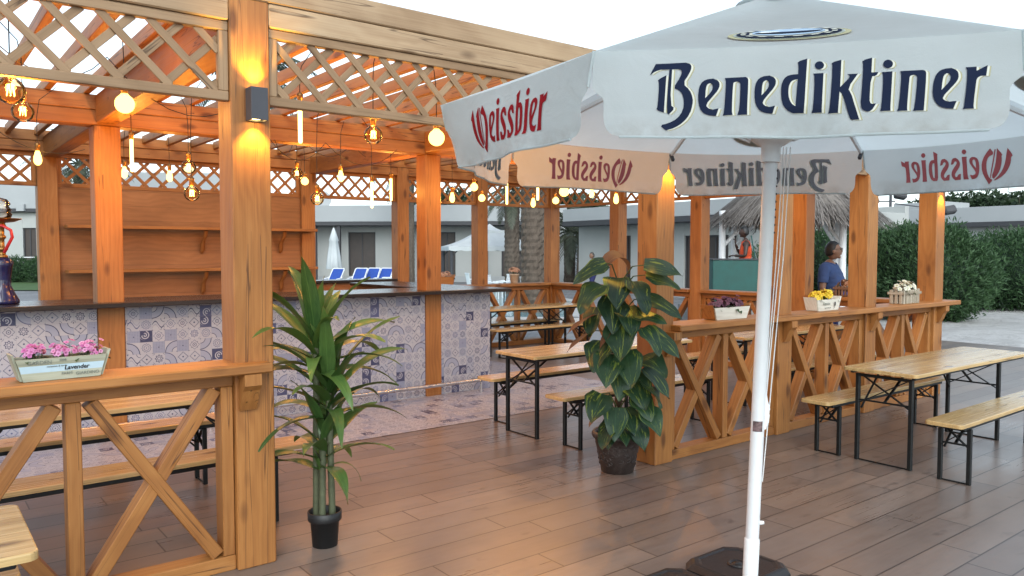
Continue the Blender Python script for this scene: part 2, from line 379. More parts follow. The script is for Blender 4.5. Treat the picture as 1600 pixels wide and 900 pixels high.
# patchwork of blue and white cement tiles (gc.xy in metres)
def tilemat(name, tint, rough):
    t = NT(name); g = t.attr(); x, y, z = t.xyz(g); S_ = .108
    px = t.m('DIVIDE', x, S_); py = t.m('DIVIDE', y, S_)
    cx = t.m('FLOOR', px); cy = t.m('FLOOR', py)
    w = t.xyz(t.white(t.vec(cx, cy, 1.0))); w2 = t.xyz(t.white(t.vec(cx, cy, 9.0)))
    fx = t.m('SUBTRACT', t.m('FRACT', px), .5); fy = t.m('SUBTRACT', t.m('FRACT', py), .5)
    fx = t.m('MULTIPLY', fx, t.m('SUBTRACT', t.m('MULTIPLY', t.m('GREATER_THAN', w[1], .5), 2.0), 1.0))
    fy = t.m('MULTIPLY', fy, t.m('SUBTRACT', t.m('MULTIPLY', t.m('GREATER_THAN', w[2], .5), 2.0), 1.0))
    ax, ay = t.m('ABSOLUTE', fx), t.m('ABSOLUTE', fy)
    r = t.m('SQRT', t.m('ADD', t.m('MULTIPLY', fx, fx), t.m('MULTIPLY', fy, fy)))
    th = t.m('ARCTAN2', fy, fx); dia = t.m('ADD', ax, ay)
    def band(v, c, h): return t.m('LESS_THAN', t.m('ABSOLUTE', t.m('SUBTRACT', v, c)), h)
    def mx(*a):
        o = a[0]
        for b in a[1:]: o = t.m('MAXIMUM', o, b)
        return o
    cxn = t.m('SUBTRACT', .5, ax); cyn = t.m('SUBTRACT', .5, ay)
    rc = t.m('SQRT', t.m('ADD', t.m('MULTIPLY', cxn, cxn), t.m('MULTIPLY', cyn, cyn)))       # distance to nearest corner
    qx = t.m('ADD', fx, .5); qy = t.m('ADD', fy, .5)
    rq = t.m('SQRT', t.m('ADD', t.m('MULTIPLY', qx, qx), t.m('MULTIPLY', qy, qy)))            # distance to one corner
    dots = mx(t.m('LESS_THAN', t.m('ABSOLUTE', t.m('SUBTRACT', rc, .0)), .055))
    p0 = mx(band(dia, .43, .026), t.m('LESS_THAN', r, .07), t.m('LESS_THAN', rc, .05), band(dia, .36, .006))
    p1 = mx(band(r, t.m('ADD', .27, t.m('MULTIPLY', t.m('COSINE', t.m('MULTIPLY', th, 8.0)), .05)), .038), band(r, .13, .02), t.m('LESS_THAN', t.m('ABSOLUTE', t.m('SUBTRACT', rc, .16)), .014), dots)
    p2 = mx(band(rq, .95, .034), band(rq, .42, .026), t.m('LESS_THAN', rq, .07))
    fill2 = t.m('MULTIPLY', t.m('LESS_THAN', rq, .95), t.m('GREATER_THAN', rq, .42))
    sw = t.m('SQRT', t.m('ADD', t.m('POWER', t.m('SUBTRACT', fx, .12), 2.0), t.m('POWER', t.m('SUBTRACT', fy, .1), 2.0)))
    spi = t.m('SINE', t.m('ADD', t.m('MULTIPLY', sw, 34), t.m('ARCTAN2', t.m('SUBTRACT', fy, .1), t.m('SUBTRACT', fx, .12))))
    p3 = t.m('SUBTRACT', 1.0, t.m('MULTIPLY', t.m('GREATER_THAN', spi, .1), t.m('MULTIPLY', t.m('LESS_THAN', t.m('ADD', fx, fy), .45), t.m('LESS_THAN', sw, .42))))
    p4 = mx(t.m('MULTIPLY', t.m('LESS_THAN', t.m('SINE', t.m('MULTIPLY', px, 50)), -.6), t.m('LESS_THAN', t.m('SINE', t.m('MULTIPLY', py, 50)), -.6)), t.m('LESS_THAN', r, .05))
    sn = t.m('SUBTRACT', fy, t.m('MULTIPLY', t.m('SINE', t.m('MULTIPLY', fx, 6.283)), .27))
    p5 = mx(band(sn, 0, .05), t.m('MULTIPLY', band(rc, .30, .022), t.m('GREATER_THAN', fx, 0)), dots, band(t.m('ADD', sn, .0), .28, .012))
    p6 = mx(t.m('LESS_THAN', r, .045), band(r, .15, .022), t.m('LESS_THAN', t.m('ABSOLUTE', t.m('SUBTRACT', dia, .42)), .02), dots, t.m('MULTIPLY', band(ax, .25, .03), band(ay, .25, .03)))
    p7 = mx(band(r, t.m('ADD', .34, t.m('MULTIPLY', t.m('COSINE', t.m('MULTIPLY', th, 12.0)), .035)), .022), band(r, .2, .018), t.m('LESS_THAN', r, .05))
    idx = t.m('FLOOR', t.m('MULTIPLY', w[0], 11.99)); tot = None
    for i, p in enumerate((p0, p1, p2, p3, p4, p5, p6, p7, p0, p1, p6, p2)):
        q = t.m('MULTIPLY', p, t.m('COMPARE', idx, float(i), .1)); tot = q if tot is None else t.m('ADD', tot, q)
    bg = t.ramp(w2[0], [(0, (.60, .59, .61)), (.72, (.67, .655, .665)), (.86, (.56, .57, .62)), (1, (.52, .54, .61))])
    bg = t.mix(t.m('MULTIPLY', t.m('COMPARE', idx, 4.0, .1), .8), bg, (.37, .41, .54))
    i2 = t.m('ADD', t.m('COMPARE', idx, 2.0, .1), t.m('COMPARE', idx, 11.0, .1))
    bg = t.mix(t.m('MULTIPLY', t.m('MULTIPLY', fill2, i2), .75), bg, (.44, .47, .58))
    ink = t.ramp(w2[1], [(0, (.035, .042, .13)), (.6, (.055, .065, .16)), (1, (.13, .15, .30))])
    col = t.mix(t.m('MULTIPLY', t.m('MINIMUM', tot, 1.0), .95), bg, ink)
    wear = t.noise(t.vec(x, y, 0.0), 40, 4, .7)
    col = t.mix(t.rmap(wear, .55, .75, 0, .22), col, (.60, .59, .60))
    grout = t.m('MAXIMUM', t.m('GREATER_THAN', ax, .488), t.m('GREATER_THAN', ay, .488))
    col = t.mix(t.m('MULTIPLY', grout, .4), col, (.40, .39, .40))
    col = t.mix(1.0, col, tint, 'MULTIPLY')
    t.set(col, rough, 0, .4); M[name] = t.mat
tilemat('tile_wall', (.60, .61, .65), .45); tilemat('tile_floor', (.58, .60, .66), .33)

# ground sheets
t = NT('pavers'); tc = t.new('ShaderNodeNewGeometry').outputs['Position']
br = t.new('ShaderNodeTexBrick'); t.l.new(tc, br.inputs['Vector']); br.inputs['Scale'].default_value = 2.2
for k, v in (('Color1', (.20, .20, .21, 1)), ('Color2', (.26, .26, .27, 1)), ('Mortar', (.11, .11, .11, 1))): br.inputs[k].default_value = v
br.inputs['Mortar Size'].default_value = .015
n = t.noise(tc, .8, 5, .6); t.set(t.mix(1.0, br.outputs[0], t.ramp(n, [(.3, (.75,) * 3), (.7, (1.15,) * 3)]), 'MULTIPLY'), .7); M['pavers'] = t.mat
t = NT('sand'); tc = t.new('ShaderNodeNewGeometry').outputs['Position']
n = t.noise(tc, 2.2, 8, .68); n2 = t.noise(tc, 14, 4, .6)
t.set(t.ramp(t.m('ADD', t.m('MULTIPLY', n, .7), t.m('MULTIPLY', n2, .3)), [(.3, (.36, .35, .335)), (.55, (.52, .51, .495)), (.75, (.62, .61, .595))]), .95)
t.bump(t.m('ADD', n, t.m('MULTIPLY', n2, .4)), .9, .12); M['sand'] = t.mat
t = NT('pool_water'); tc = t.new('ShaderNodeNewGeometry').outputs['Position']
n = t.noise(tc, 1.6, 3, .5); t.set(t.ramp(n, [(.3, (.12, .30, .36)), (.7, (.22, .42, .48))]), .06); t.bump(n, .3, .05); M['pool_water'] = t.mat
t = NT('lawn'); tc = t.new('ShaderNodeNewGeometry').outputs['Position']
n = t.noise(tc, 9, 5, .7); t.set(t.ramp(n, [(.3, (.035, .085, .02)), (.7, (.08, .15, .04))]), .9); M['lawn'] = t.mat
# ================================================================== GROUND
def sheet(name, pts, z, mat, gc=None):
    b = MB(); b.add([(x, y, z) for x, y in pts], [tuple(range(len(pts)))], [(x, y, 0) for x, y in pts]); o = b.build(name, M[mat]); return struct(o)
g = MB(); g.grid(lambda u, v: ((u - .5) * 1600, (v - .5) * 1600, -.16), 8, 8, False); struct(g.build('ground', M['pavers']))
dk = MB(); dk.prism([(-9, -9), (15.6, -9), (15.6, 11.9), (-9, 11.9)], -.15, 0); struct(dk.build('deck', M['deck_boards']))
sheet('tiled_floor', [(-3, 6.36), (7.2, 6.36), (7.2, 9.7), (-3, 9.7)], .004, 'tile_floor')
sd = MB()
def sandf(u, v):
    x = 15.6 + u * 60; y = -14 + v * 27.5; return (x, y, -.11 + .07 * mnoise.noise(Vector((x * .8, y * .8, 0))) + .03 * mnoise.noise(Vector((x * 2.6, y * 2.6, 4))))
sd.grid(sandf, 150, 70); struct(sd.build('sand', M['sand']))
pw = [far(430, 40), far(748, 40), far(905, 27), far(905, 20.5), far(735, 20.5), far(430, 24)]
sheet('pool_water', [(p.x, p.y) for p in pw], -.13, 'pool_water')
cop = MB(); pts = [Vector((p.x, p.y, -.13)) for p in pw]
for a, b in zip(pts, pts[1:] + pts[:1]): cop.bar(a, b, .45, .16)
struct(cop.build('pool_coping', flat('coping', (.48, .47, .45), .7)))
lw_ = [far(-140, 55), far(110, 55), far(110, 36), far(-140, 36)]
sheet('lawn', [(p.x, p.y) for p in lw_], -.12, 'lawn')

# ================================================================== PERGOLA
PG = thing('timber_pergola', 'large orange pine timber pergola with lattice panels and open slatted roof over the bar', 'pergola', (0, 0, 0))
PIN = M['pine']
def part(name, fn, mat=PIN, parent=None):
    b = MB(); fn(b); return b.build(name, mat, parent or PG)
def post(x0, x1, y0, y1, z1=3.04): part('post', lambda b: b.box((x0, y0, 0), (x1, y1, z1), 'z', .006))
FX = [(-.34, -.13), (1.38, 1.59), (4.69, 4.90), (6.37, 6.58), (7.96, 8.17), (9.54, 9.75)]
for a, c in FX: post(a, c, 4.14, 4.35)
for a, c in [(-.34, -.13), (1.38, 1.60), (4.82, 5.03)]: post(a, c, 7.78, 7.99, 2.83)
BX = [(-.34, -.13), (1.33, 1.55), (4.68, 4.89), (6.29, 6.50), (7.87, 8.08), (9.54, 9.75)]
for a, c in BX: post(a, c, 11.0, 11.21)
SY = [(5.81, 6.02), (7.55, 7.76), (9.28, 9.49)]
for a, c in SY: post(9.54, 9.75, a, c)
def beam(*bx, mat=None):
    for (a, c, ax) in bx: part('beam', lambda b: b.box(a, c, ax, .007), mat or PIN)
PALE = M['pine_pale']
# front beam: a log between the posts and one running over them
for (a, c), (d, e) in zip(FX, FX[1:]): beam(((c + .001, 4.143, 2.912), (d - .001, 4.348, 3.038), 'x'), mat=PALE)
beam(((-.5, 4.14, 3.042), (9.95, 4.35, 3.172), 'x'), mat=PALE)
for (a, c), (d, e) in zip(BX, BX[1:]): beam(((c + .001, 11.003, 2.912), (d - .001, 11.207, 3.038), 'x'))
beam(((-.5, 11.0, 3.042), (9.95, 11.21, 3.172), 'x'))
beam(((-.5, 7.79, 2.832), (9.538, 7.98, 2.963), 'x'), ((-.5, 7.79, 2.966), (9.538, 7.98, 3.10), 'x'))
ys = [(4.14, 4.35)] + SY + [(11.0, 11.21)]
for (a, c), (d, e) in zip(ys, ys[1:]): beam(((9.543, c + .001, 2.912), (9.747, d - .001, 3.038), 'y'))
beam(((9.543, 4.352, 3.044), (9.747, 10.998, 3.170), 'y'))
for xc in (-.235, 1.49, 4.90):
    beam(((xc - .085, 4.352, 2.85), (xc + .085, 7.788, 3.097), 'y'), ((xc - .085, 7.982, 2.85), (xc + .085, 10.998, 3.097), 'y'))
x = -.16
while x < 9.5:
    part('rafter', lambda b: b.box((x - .0275, 4.353, 3.103), (x + .0275, 10.997, 3.197), 'y', .004)); x += .30
# lattice
def lattice(p0, d, L, z0=2.50, z1=2.91, step=.225, sl=.040, mat=None):
    d = Vector(d); p0 = Vector(p0); n = Vector((-d.y, d.x, 0)); fr = .05
    b = MB()
    for z in (z0 + fr / 2, z1 - fr / 2): b.bar(p0 + Vector((0, 0, z)), p0 + d * L + Vector((0, 0, z)), .052, fr)
    for s in (fr / 2, L - fr / 2): b.bar(p0 + d * s + Vector((0, 0, z0 + fr)), p0 + d * s + Vector((0, 0, z1 - fr)), fr, .05, n)
    za, zb = z0 + fr - .006, z1 - fr + .006; H = zb - za; a, c = fr - .006, L - fr + .006
    for sg, off in ((1, .0065), (-1, -.0065)):
        k = -6
        while k * step < L + 1:
            s0 = k * step + .06; s1 = s0 + H * 1.0
            t0, t1 = max(0, (a - s0) / H), min(1, (c - s0) / H)
            if t1 - t0 > .06:
                q = [(s0 + H * t0, za + H * t0), (s0 + H * t1, za + H * t1)]
                if sg < 0: q = [(L - u, w) for u, w in q]
                b.bar(p0 + d * q[0][0] + n * off + Vector((0, 0, q[0][1])), p0 + d * q[1][0] + n * off + Vector((0, 0, q[1][1])), .0125, sl, (n.cross(d) if False else Vector((0, 0, 1))), .002)
            k += 1
    b.build('lattice_panel', mat or PIN, PG)
for (a, c), (d, e) in zip(FX, FX[1:]): lattice((c + .002, 4.185, 0), (1, 0, 0), d - c - .004, mat=M['pine_mid'])
for (a, c), (d, e) in zip(BX, BX[1:]): lattice((c + .002, 11.09, 0), (1, 0, 0), d - c - .004)
for (a, c), (d, e) in zip(ys, ys[1:]): lattice((9.64, c + .002, 0), (0, 1, 0), d - c - .004)
# railings with crossed braces
def brace_bay(p0, d, L, halves=2):
    d = Vector(d); p0 = Vector(p0); n = Vector((-d.y, d.x, 0)); V = lambda s, z, o=0: p0 + d * s + n * o + Vector((0, 0, z))
    b = MB(); T = .115
    b.bar(V(0, .041), V(L, .041), T + .01, .08); b.bar(V(0, 1.032), V(L, 1.032), T + .004, .07)
    for s in (.033, L - .033): b.bar(V(s, .083), V(s, .995), .062, T, n)
    mids = [L * i / halves for i in range(halves + 1)]
    for s in mids[1:-1]: b.bar(V(s, .083), V(s, .995), .066, T, n)
    for a, c in zip(mids, mids[1:]):
        a += .075 if a > 0 else .09; c -= .075 if c < L - .01 else .09
        b.bar(V(a, .095, .004), V(c, .985, .004), T - .012, .068, (0, 0, 1)); b.bar(V(c, .095, -.003), V(a, .985, -.003), T - .014, .068, (0, 0, 1))
    b.build('brace_panel', PIN, PG)
for i in (0, 2, 3, 4):
    a, c = FX[i][1] + .002, FX[i + 1][0] - .002; brace_bay((a, 4.232, 0), (1, 0, 0), c - a)
for i in (3, 4):
    a, c = BX[i][1] + .002, BX[i + 1][0] - .002; brace_bay((a, 11.10, 0), (1, 0, 0), c - a)
for (a, c), (d, e) in zip(ys, ys[1:]): brace_bay((9.64, c + .002, 0), (0, 1, 0), d - c - .004)
def rtop(a, c, ax): part('railing_top', lambda b: b.box(a, c, ax, .008))
rtop((-.6, 4.035, 1.07), (1.55, 4.335, 1.122), 'x'); rtop((4.865, 4.035, 1.07), (10.0, 4.335, 1.122), 'x')
rtop((6.502, 10.95, 1.07), (9.538, 11.25, 1.122), 'x')
for (a, c), (d, e) in zip(ys, ys[1:]): rtop((9.49, (c if a > 4.2 else 4.34) + .001, 1.071), (9.80, d - .001, 1.121), 'y')
def corbel(x):
    def f(b):
        pr = [(0, 0), (0, -.20), (-.02, -.20), (-.045, -.15), (-.07, -.09), (-.10, -.06), (-.10, 0)]
        n = len(pr); vs = [(x + s, 4.139 + y, 1.0685 + z) for s in (-.045, .045) for y, z in pr]
        b.add(vs, [tuple(range(n)), tuple(range(2 * n - 1, n - 1, -1))] + [(i, n + i, n + (i + 1) % n, (i + 1) % n) for i in range(n)], [(v[2], v[0], v[1]) for v in vs])
    part('corbel', f)
for xx in (1.44, 4.835, 6.475, 8.065, 9.645): corbel(xx)

# wall lamps on the posts
def wall_lamp(x, label):
    t = thing('wall_lamp', label, 'wall lamp', (x, 4.138, 2.40), 0, 'up and down lamps on the posts')
    b = MB(); z0, z1, w = 0, .17, .042
    for s in (-1, 1): b.box((s * w - .003, -.088, z0), (s * w + .003, -.004, z1), 'z', .001)
    for y in (-.088, -.007): b.box((-w - .002, y - .003, z0 + .001), (w + .002, y + .003, z1 - .001), 'z', .001)
    b.box((-w + .003, -.085, .02), (w - .003, -.01, .15), 'z', .001); b.build('housing', M['lamp_grey'], t)
    for z, nm in ((.014, 'lens'), (.156, 'lens')):
        l = MB(); l.lathe([(.034, -.003), (.034, .003)], 20, (0, -.047, z)); l.build(nm, M['lamp_lens_glow'], t)
    for z, rx in ((-.012, 0.0), (.182, math.pi)):
        ld = bpy.data.lights.new('lamp_beam', 'SPOT'); ld.energy = 12; ld.color = (1, .56, .06); ld.spot_size = R(100); ld.spot_blend = .6; ld.shadow_soft_size = .02
        lo = bpy.data.objects.new('lamp_beam', ld); COL.objects.link(lo); lo.parent = t; lo.location = (0, -.05, z); lo.rotation_euler = (rx + (R(9) if rx == 0 else R(-9)), 0, 0)
wall_lamp(1.50, 'dark grey box lamp on the thick front post beside the spiky plant')
wall_lamp(4.80, 'dark grey box lamp on the post behind the climbing plant, hidden by the parasol valance')
wall_lamp(9.64, 'dark grey box lamp on the far corner post beside the hedge')

# ================================================================== BAR
BAR = thing('bar_counter', 'long bar counter faced with blue and white patterned tiles under a dark top', 'bar counter', (0, 0, 0))
def panel(b, x0, x1, z0, z1, y):
    b.quad((x0, y, z0), (x1, y, z0), (x1, y, z1), (x0, y, z1), [(x0, z0, 0), (x1, z0, 0), (x1, z1, 0), (x0, z1, 0)])
def bf(b):
    for x0, x1 in ((-.8, -.345), (-.125, 1.375), (1.605, 4.815), (5.035, 5.76)):
        panel(b, x0, x1, .006, 1.208, 7.80)
    b.quad((5.76, 7.80, .006), (5.76, 10.3, .006), (5.76, 10.3, 1.208), (5.76, 7.80, 1.208), [(7.8, 0, 0), (10.3, 0, 0), (10.3, 1.2, 0), (7.8, 1.2, 0)])
part('front_panel', bf, M['tile_wall'], BAR)
part('back_panel', lambda b: (b.box((-.8, 8.36, .006), (5.2, 8.40, 1.205), 'x'), b.box((5.2, 8.41, .006), (5.24, 10.3, 1.205), 'y')), M['shelf_board'], BAR)
part('countertop', lambda b: b.box((-.9, 7.60, 1.21), (5.95, 8.46, 1.252), 'x', .006), M['dark_wood'], BAR)
part('countertop', lambda b: b.box((5.12, 8.461, 1.211), (5.93, 10.36, 1.251), 'y', .006), M['dark_wood'], BAR)
def fr(b):
    b.tube([(-.8, 7.63, .15), (5.62, 7.63, .15)], .021, 12)
    for x in (.3, 2.3, 3.6, 5.5): b.tube([(x, 7.63, .13), (x, 7.63, .004)], .012, 8); b.tube([(x, 7.63, .15), (x, 7.799, .15)], .01, 8)
part('foot_rail', fr, M['steel'], BAR)

SH = thing('back_shelf', 'dark brown boarded back wall of the bar with two long pine shelves', 'shelf', (0, 0, 0))
part('back_wall', lambda b: b.grid(lambda u, v: (1.552 + u * 3.126, 11.06, .005 + v * 2.493), 1, 1, False, lambda u, v: (u * 3.1, v * 2.49, .3)), M['shelf_board'], SH)
part('back_wall', lambda b: b.box((1.552, 11.064, .005), (4.678, 11.085, 2.497), 'x'), M['shelf_board'], SH)
for z in (1.44, 1.99): part('shelf', lambda b: b.box((1.60, 10.76, z), (4.82, 10.998, z + .04), 'x'), M['pine'], SH)
for z in (1.44, 1.99):
    for xx in (1.95, 3.25, 4.35):
        part('bracket', lambda b: b.tube([(xx, 10.83, z - .005), (xx, 10.86, z - .07), (xx, 10.93, z - .12), (xx, 10.985, z - .17), (xx, 10.99, z - .26), (xx, 11.03, z - .30)], [.028, .03, .026, .03, .032, .02], 8), M['pine'], SH)
for (a, c, nm, lab) in (((4.895, 11.0, 1.222), (6.285, 11.42, 1.262), 'hatch_counter', 'dark topped serving counter closing the bay behind the bar, loungers beyond'),):
    HC = thing(nm, lab, 'serving counter', (0, 0, 0))
    part('countertop', lambda b: b.box(a, c, 'x', .005), M['dark_wood'], HC); part('front_panel', lambda b: b.box((4.90, 11.1, .005), (5.98, 11.14, 1.22), 'x'), M['shelf_board'], HC)
    part('tiled_panel', lambda b: b.quad((5.99, 11.1, .005), (6.285, 11.1, .005), (6.285, 11.1, 1.22), (5.99, 11.1, 1.22), [(0, 0, 0), (.3, 0, 0), (.3, 1.2, 0), (0, 1.2, 0)]), M['tile_floor'], HC)
# ================================================================== BEER TABLES AND BENCHES
def rounded(x0, y0, x1, y1, r, n=5):
    P = []
    for cx, cy, a0 in ((x1 - r, y0 + r, -90), (x1 - r, y1 - r, 0), (x0 + r, y1 - r, 90), (x0 + r, y0 + r, 180)):
        for i in range(n + 1):
            a = R(a0 + 90 * i / n); P.append((cx + r * math.cos(a), cy + r * math.sin(a)))
    return P
def slab(b, P, z0, z1, e=.006):
    n = len(P); cx = sum(p[0] for p in P) / n; cy = sum(p[1] for p in P) / n; o = (ru(0, 30), ru(0, 30), ru(0, 30))
    def ring(z, d):
        r = []
        for x, y in P:
            dx, dy = x - cx, y - cy; r.append((x - math.copysign(d, dx), y - math.copysign(d, dy), z))
        return r
    vs = ring(z0, 0) + ring(z1 - e, 0) + ring(z1 - e * .3, e * .3) + ring(z1, e)
    fs = [(k * n + i, k * n + (i + 1) % n, (k + 1) * n + (i + 1) % n, (k + 1) * n + i) for k in range(3) for i in range(n)]
    fs += [tuple(range(n - 1, -1, -1)), tuple(range(3 * n, 4 * n))]
    b.add(vs, fs, [(x + o[0], y + o[1], z + o[2]) for x, y, z in vs])
def folding_legs(t, x, W, H, s, lw=.034):
    """one end frame: two uprights, floor bar, cross braces, a stay to the middle of the top"""
    b = MB(); y = W / 2; k = .004
    for q in (-1, 1):
        b.bar((x, q * y, 0), (x, q * y, H), lw, .03, (0, 1, 0), .003)
    b.bar((x, -y + .016, .006), (x, y - .016, .006), .010, .012); b.bar((x - s * .006, -y + .015, H * .70), (x - s * .006, y - .015, H * .70), .012, .014)
    b.bar((x + s * k, -y + .01, H * .66), (x + s * (k + .02), y - .03, H - .02), .022, .008); b.bar((x - s * k, y - .01, H * .66), (x + s * .012, -y + .03, H - .02), .022, .008)
    b.bar((x, -y, H - .012), (x, y, H - .012), .03, .022)
    b.build('leg_frame', M['black_metal'], t)
    c = MB(); c.bar((x + s * .012, 0, H * .70), (x + s * (H * .48), 0, H - .012), .022, .014); c.bar((x + s * .018, y - .02, H * .6), (x + s * H * .40, y - .03, H - .012), .016, .012)
    c.build('stay', M['black_metal'], t)
def make_table(label, L=2.2, W=.60, H=.77, la=-1.0, lb=.62):
    t = thing('beer_table', label, 'table', (0, 0, 0), 0, 'folding beer tables')
    b = MB(); slab(b, rounded(-L / 2, -W / 2, L / 2, W / 2, .035), H - .028, H); b.build('tabletop', M['bench_wood'], t)
    f = MB(); f.bar((-L / 2 + .06, W / 2 - .05, H - .041), (L / 2 - .06, W / 2 - .05, H - .041), .03, .026); f.bar((-L / 2 + .06, -W / 2 + .05, H - .041), (L / 2 - .06, -W / 2 + .05, H - .041), .03, .026)
    f.build('under_rail', M['black_metal'], t)
    folding_legs(t, la, W * .72, H - .054, 1); folding_legs(t, lb, W * .72, H - .054, -1); return t
def make_bench(label, L=2.2, W=.265, H=.475, la=-.88, lb=.86):
    t = thing('beer_bench', label, 'bench', (0, 0, 0), 0, 'folding beer benches')
    b = MB(); slab(b, rounded(-L / 2, -W / 2, L / 2, W / 2, .035), H - .028, H); b.build('seat', M['bench_wood'], t)
    f = MB(); f.bar((-L / 2 + .12, W / 2 - .04, H - .045), (L / 2 - .12, W / 2 - .04, H - .045), .022, .034); f.bar((-L / 2 + .12, -W / 2 + .04, H - .045), (L / 2 - .12, -W / 2 + .04, H - .045), .022, .034)
    f.build('under_rail', M['black_metal'], t)
    folding_legs(t, la, W * .76, H - .06, 1, .03); folding_legs(t, lb, W * .76, H - .06, -1, .03); return t
T0 = make_table('pale pine beer table on the open deck, right of the parasol pole'); T0.location = (7.16, 3.03, 0); T0.rotation_euler.z = R(-.8)
for x, y, rz, lab in ((-.78, 3.13, 0, 'pine table whose rounded corner pokes in at the lower left corner of the photo'),
                      (.76, 5.42, 180, 'shiny beer table behind the railing with the pink flower box'),
                      (5.52, 5.62, 0, 'varnished beer table standing between the bar end and the climbing plant'),
                      (8.30, 5.38, .6, 'beer table inside the pergola seen through the railing with three flower boxes'),
                      (8.45, 10.30, 0, 'farthest beer table, at the back railing by the palm trunks')):
    dup(T0, (x, y, 0), R(rz), lab)
B0 = make_bench('yellowish pine bench on the deck between the table and the crossed railing'); B0.location = (7.03, 3.50, 0); B0.rotation_euler.z = R(-.7)
for x, y, rz, lab in ((6.99, 2.49, .5, 'yellowish pine bench nearest the right edge, in front of the open deck table'),
                      (-.77, 3.60, 0, 'bench end just peeping out under the table corner at the lower left'),
                      (.97, 4.86, .8, 'long bench right behind the left railing, its end showing past the front post'),
                      (.86, 5.96, 0, 'bench between the left inner table and the tiled bar'),
                      (5.56, 6.14, 0, 'bench on the bar side of the varnished middle table'),
                      (5.45, 4.98, 0, 'bench partly covered by the climbing plant, in front of the varnished middle table'),
                      (8.30, 5.98, 0, 'inner bench behind the table seen through the right railing'),
                      (8.34, 4.76, 0, 'inner bench directly behind the right railing with flower boxes'),
                      (8.40, 10.74, 0, 'farthest bench, against the back railing by the palm trunks'),
                      (8.38, 9.80, 0, 'bench in front of the farthest table, beyond the bar end')):
    dup(B0, (x, y, 0), R(rz), lab)

# ================================================================== PARASOL
UC = Vector((3.219, 2.142, 2.339)); UR = 1.536; UROT = 1.018 + math.pi; UTX, UTY = -.006, .021
PB = Vector((3.158, 2.19, 0))
UM = thing('parasol', 'large white octagonal parasol with dark and red brewery lettering on its valance', 'parasol', PB)
def ul(p): return Vector(p) - PB
def ucor(k, rr=1.0, z=0.0):
    a = UROT - k * math.pi / 4; x = UR * rr * math.cos(a); y = UR * rr * math.sin(a)
    return Vector((UC.x + x, UC.y + y, UC.z + UTX * x + UTY * y + z))
APEX = UC + Vector((.0, 0, .565))
VL = .272
def vpt(k, u, v, off=0.0):
    """point on the valance of panel k: u 0..1 left to right seen from outside, v metres below the eave"""
    a, c = ucor(k + 1), ucor(k); n = (c - a).cross(Vector((0, 0, 1))).normalized()
    e = 4 * u * (1 - u); s = v / VL
    rp = (.016 * math.sin(u * 9 + k * 2.1) + .010 * math.sin(u * 21 + k)) * max(0, s - .72) / .28 + .012 * (1 - e) * math.sin(s * 5 + k)* max(0, s - .3)
    sag = -.010 * e * (1 - min(1, s * 2.0)) if s < .5 else 0
    kc = k + 1 if k == 1 else k; wl = {1: (1 - u) ** 2, 2: u ** 2}.get(k, 0); inw = (UC - ucor(2)); inw.z = 0; inw.normalize()
    return a.lerp(c, u) + inw * (.10 * s * wl) + Vector((0, 0, sag - v)) + n * (off + .035 * s + .006 * math.sin(math.pi * min(1, s * 1.1)) + rp)
cb = MB()
for k in range(8):
    a, c = ucor(k + 1), ucor(k); Wd = (a - c).length
    def roof(u, v):
        p = a.lerp(c, u).lerp(APEX, v); s = 4 * u * (1 - u)
        q = Vector((0, 0, -.045 * s * math.sin(math.pi * min(1, v * 1.02)) * (1 - v * .3) - .010 * s * (1 - v)))
        return ul(p + q + Vector((0, 0, .010 * math.sin(v * 5 + k) * s)))
    cb.grid(roof, 12, 12, True, lambda u, v: (u, 0, 0))
    def val(u, v):
        o = 0
        if v > .42: f = min(1, (v - .42) / .17); o += .036 * f * f * (3 - 2 * f)
        if v > .76: f = (v - .76) / .24; o += .05 * (1 - math.sqrt(max(0, 1 - f * f)))
        o /= Wd
        return ul(vpt(k, o + (1 - 2 * o) * u, v * VL * (1 + .03 * math.sin(u * 3.1 + k) * v)))
    cb.grid(val, 44, 32, True, lambda u, v: (u, v, 0))
canopy = cb.build('canopy', M['umbrella_cloth'], UM)
hem = MB()
for k in range(8):
    pts = [ul(vpt(k, .075 + .85 * i / 16, VL * (1 + .03 * math.sin((.075 + .85 * i / 16) * 3.1 + k)))) for i in range(17)]; hem.tube(pts, .0045, 6)
    hem.tube([ul(vpt(k, 1, q)) for q in (.0, .03, .06, .09, .113)], .005, 6)
hem.build('hem', M['umbrella_cloth'], canopy)
cap = MB(); cap.lathe([(.17, -.052), (.175, -.047), (.08, -.012), (.03, .012), (1e-5, .016)], 24, ul(APEX)); cap.build('vent_cap', M['umbrella_cloth'], UM)
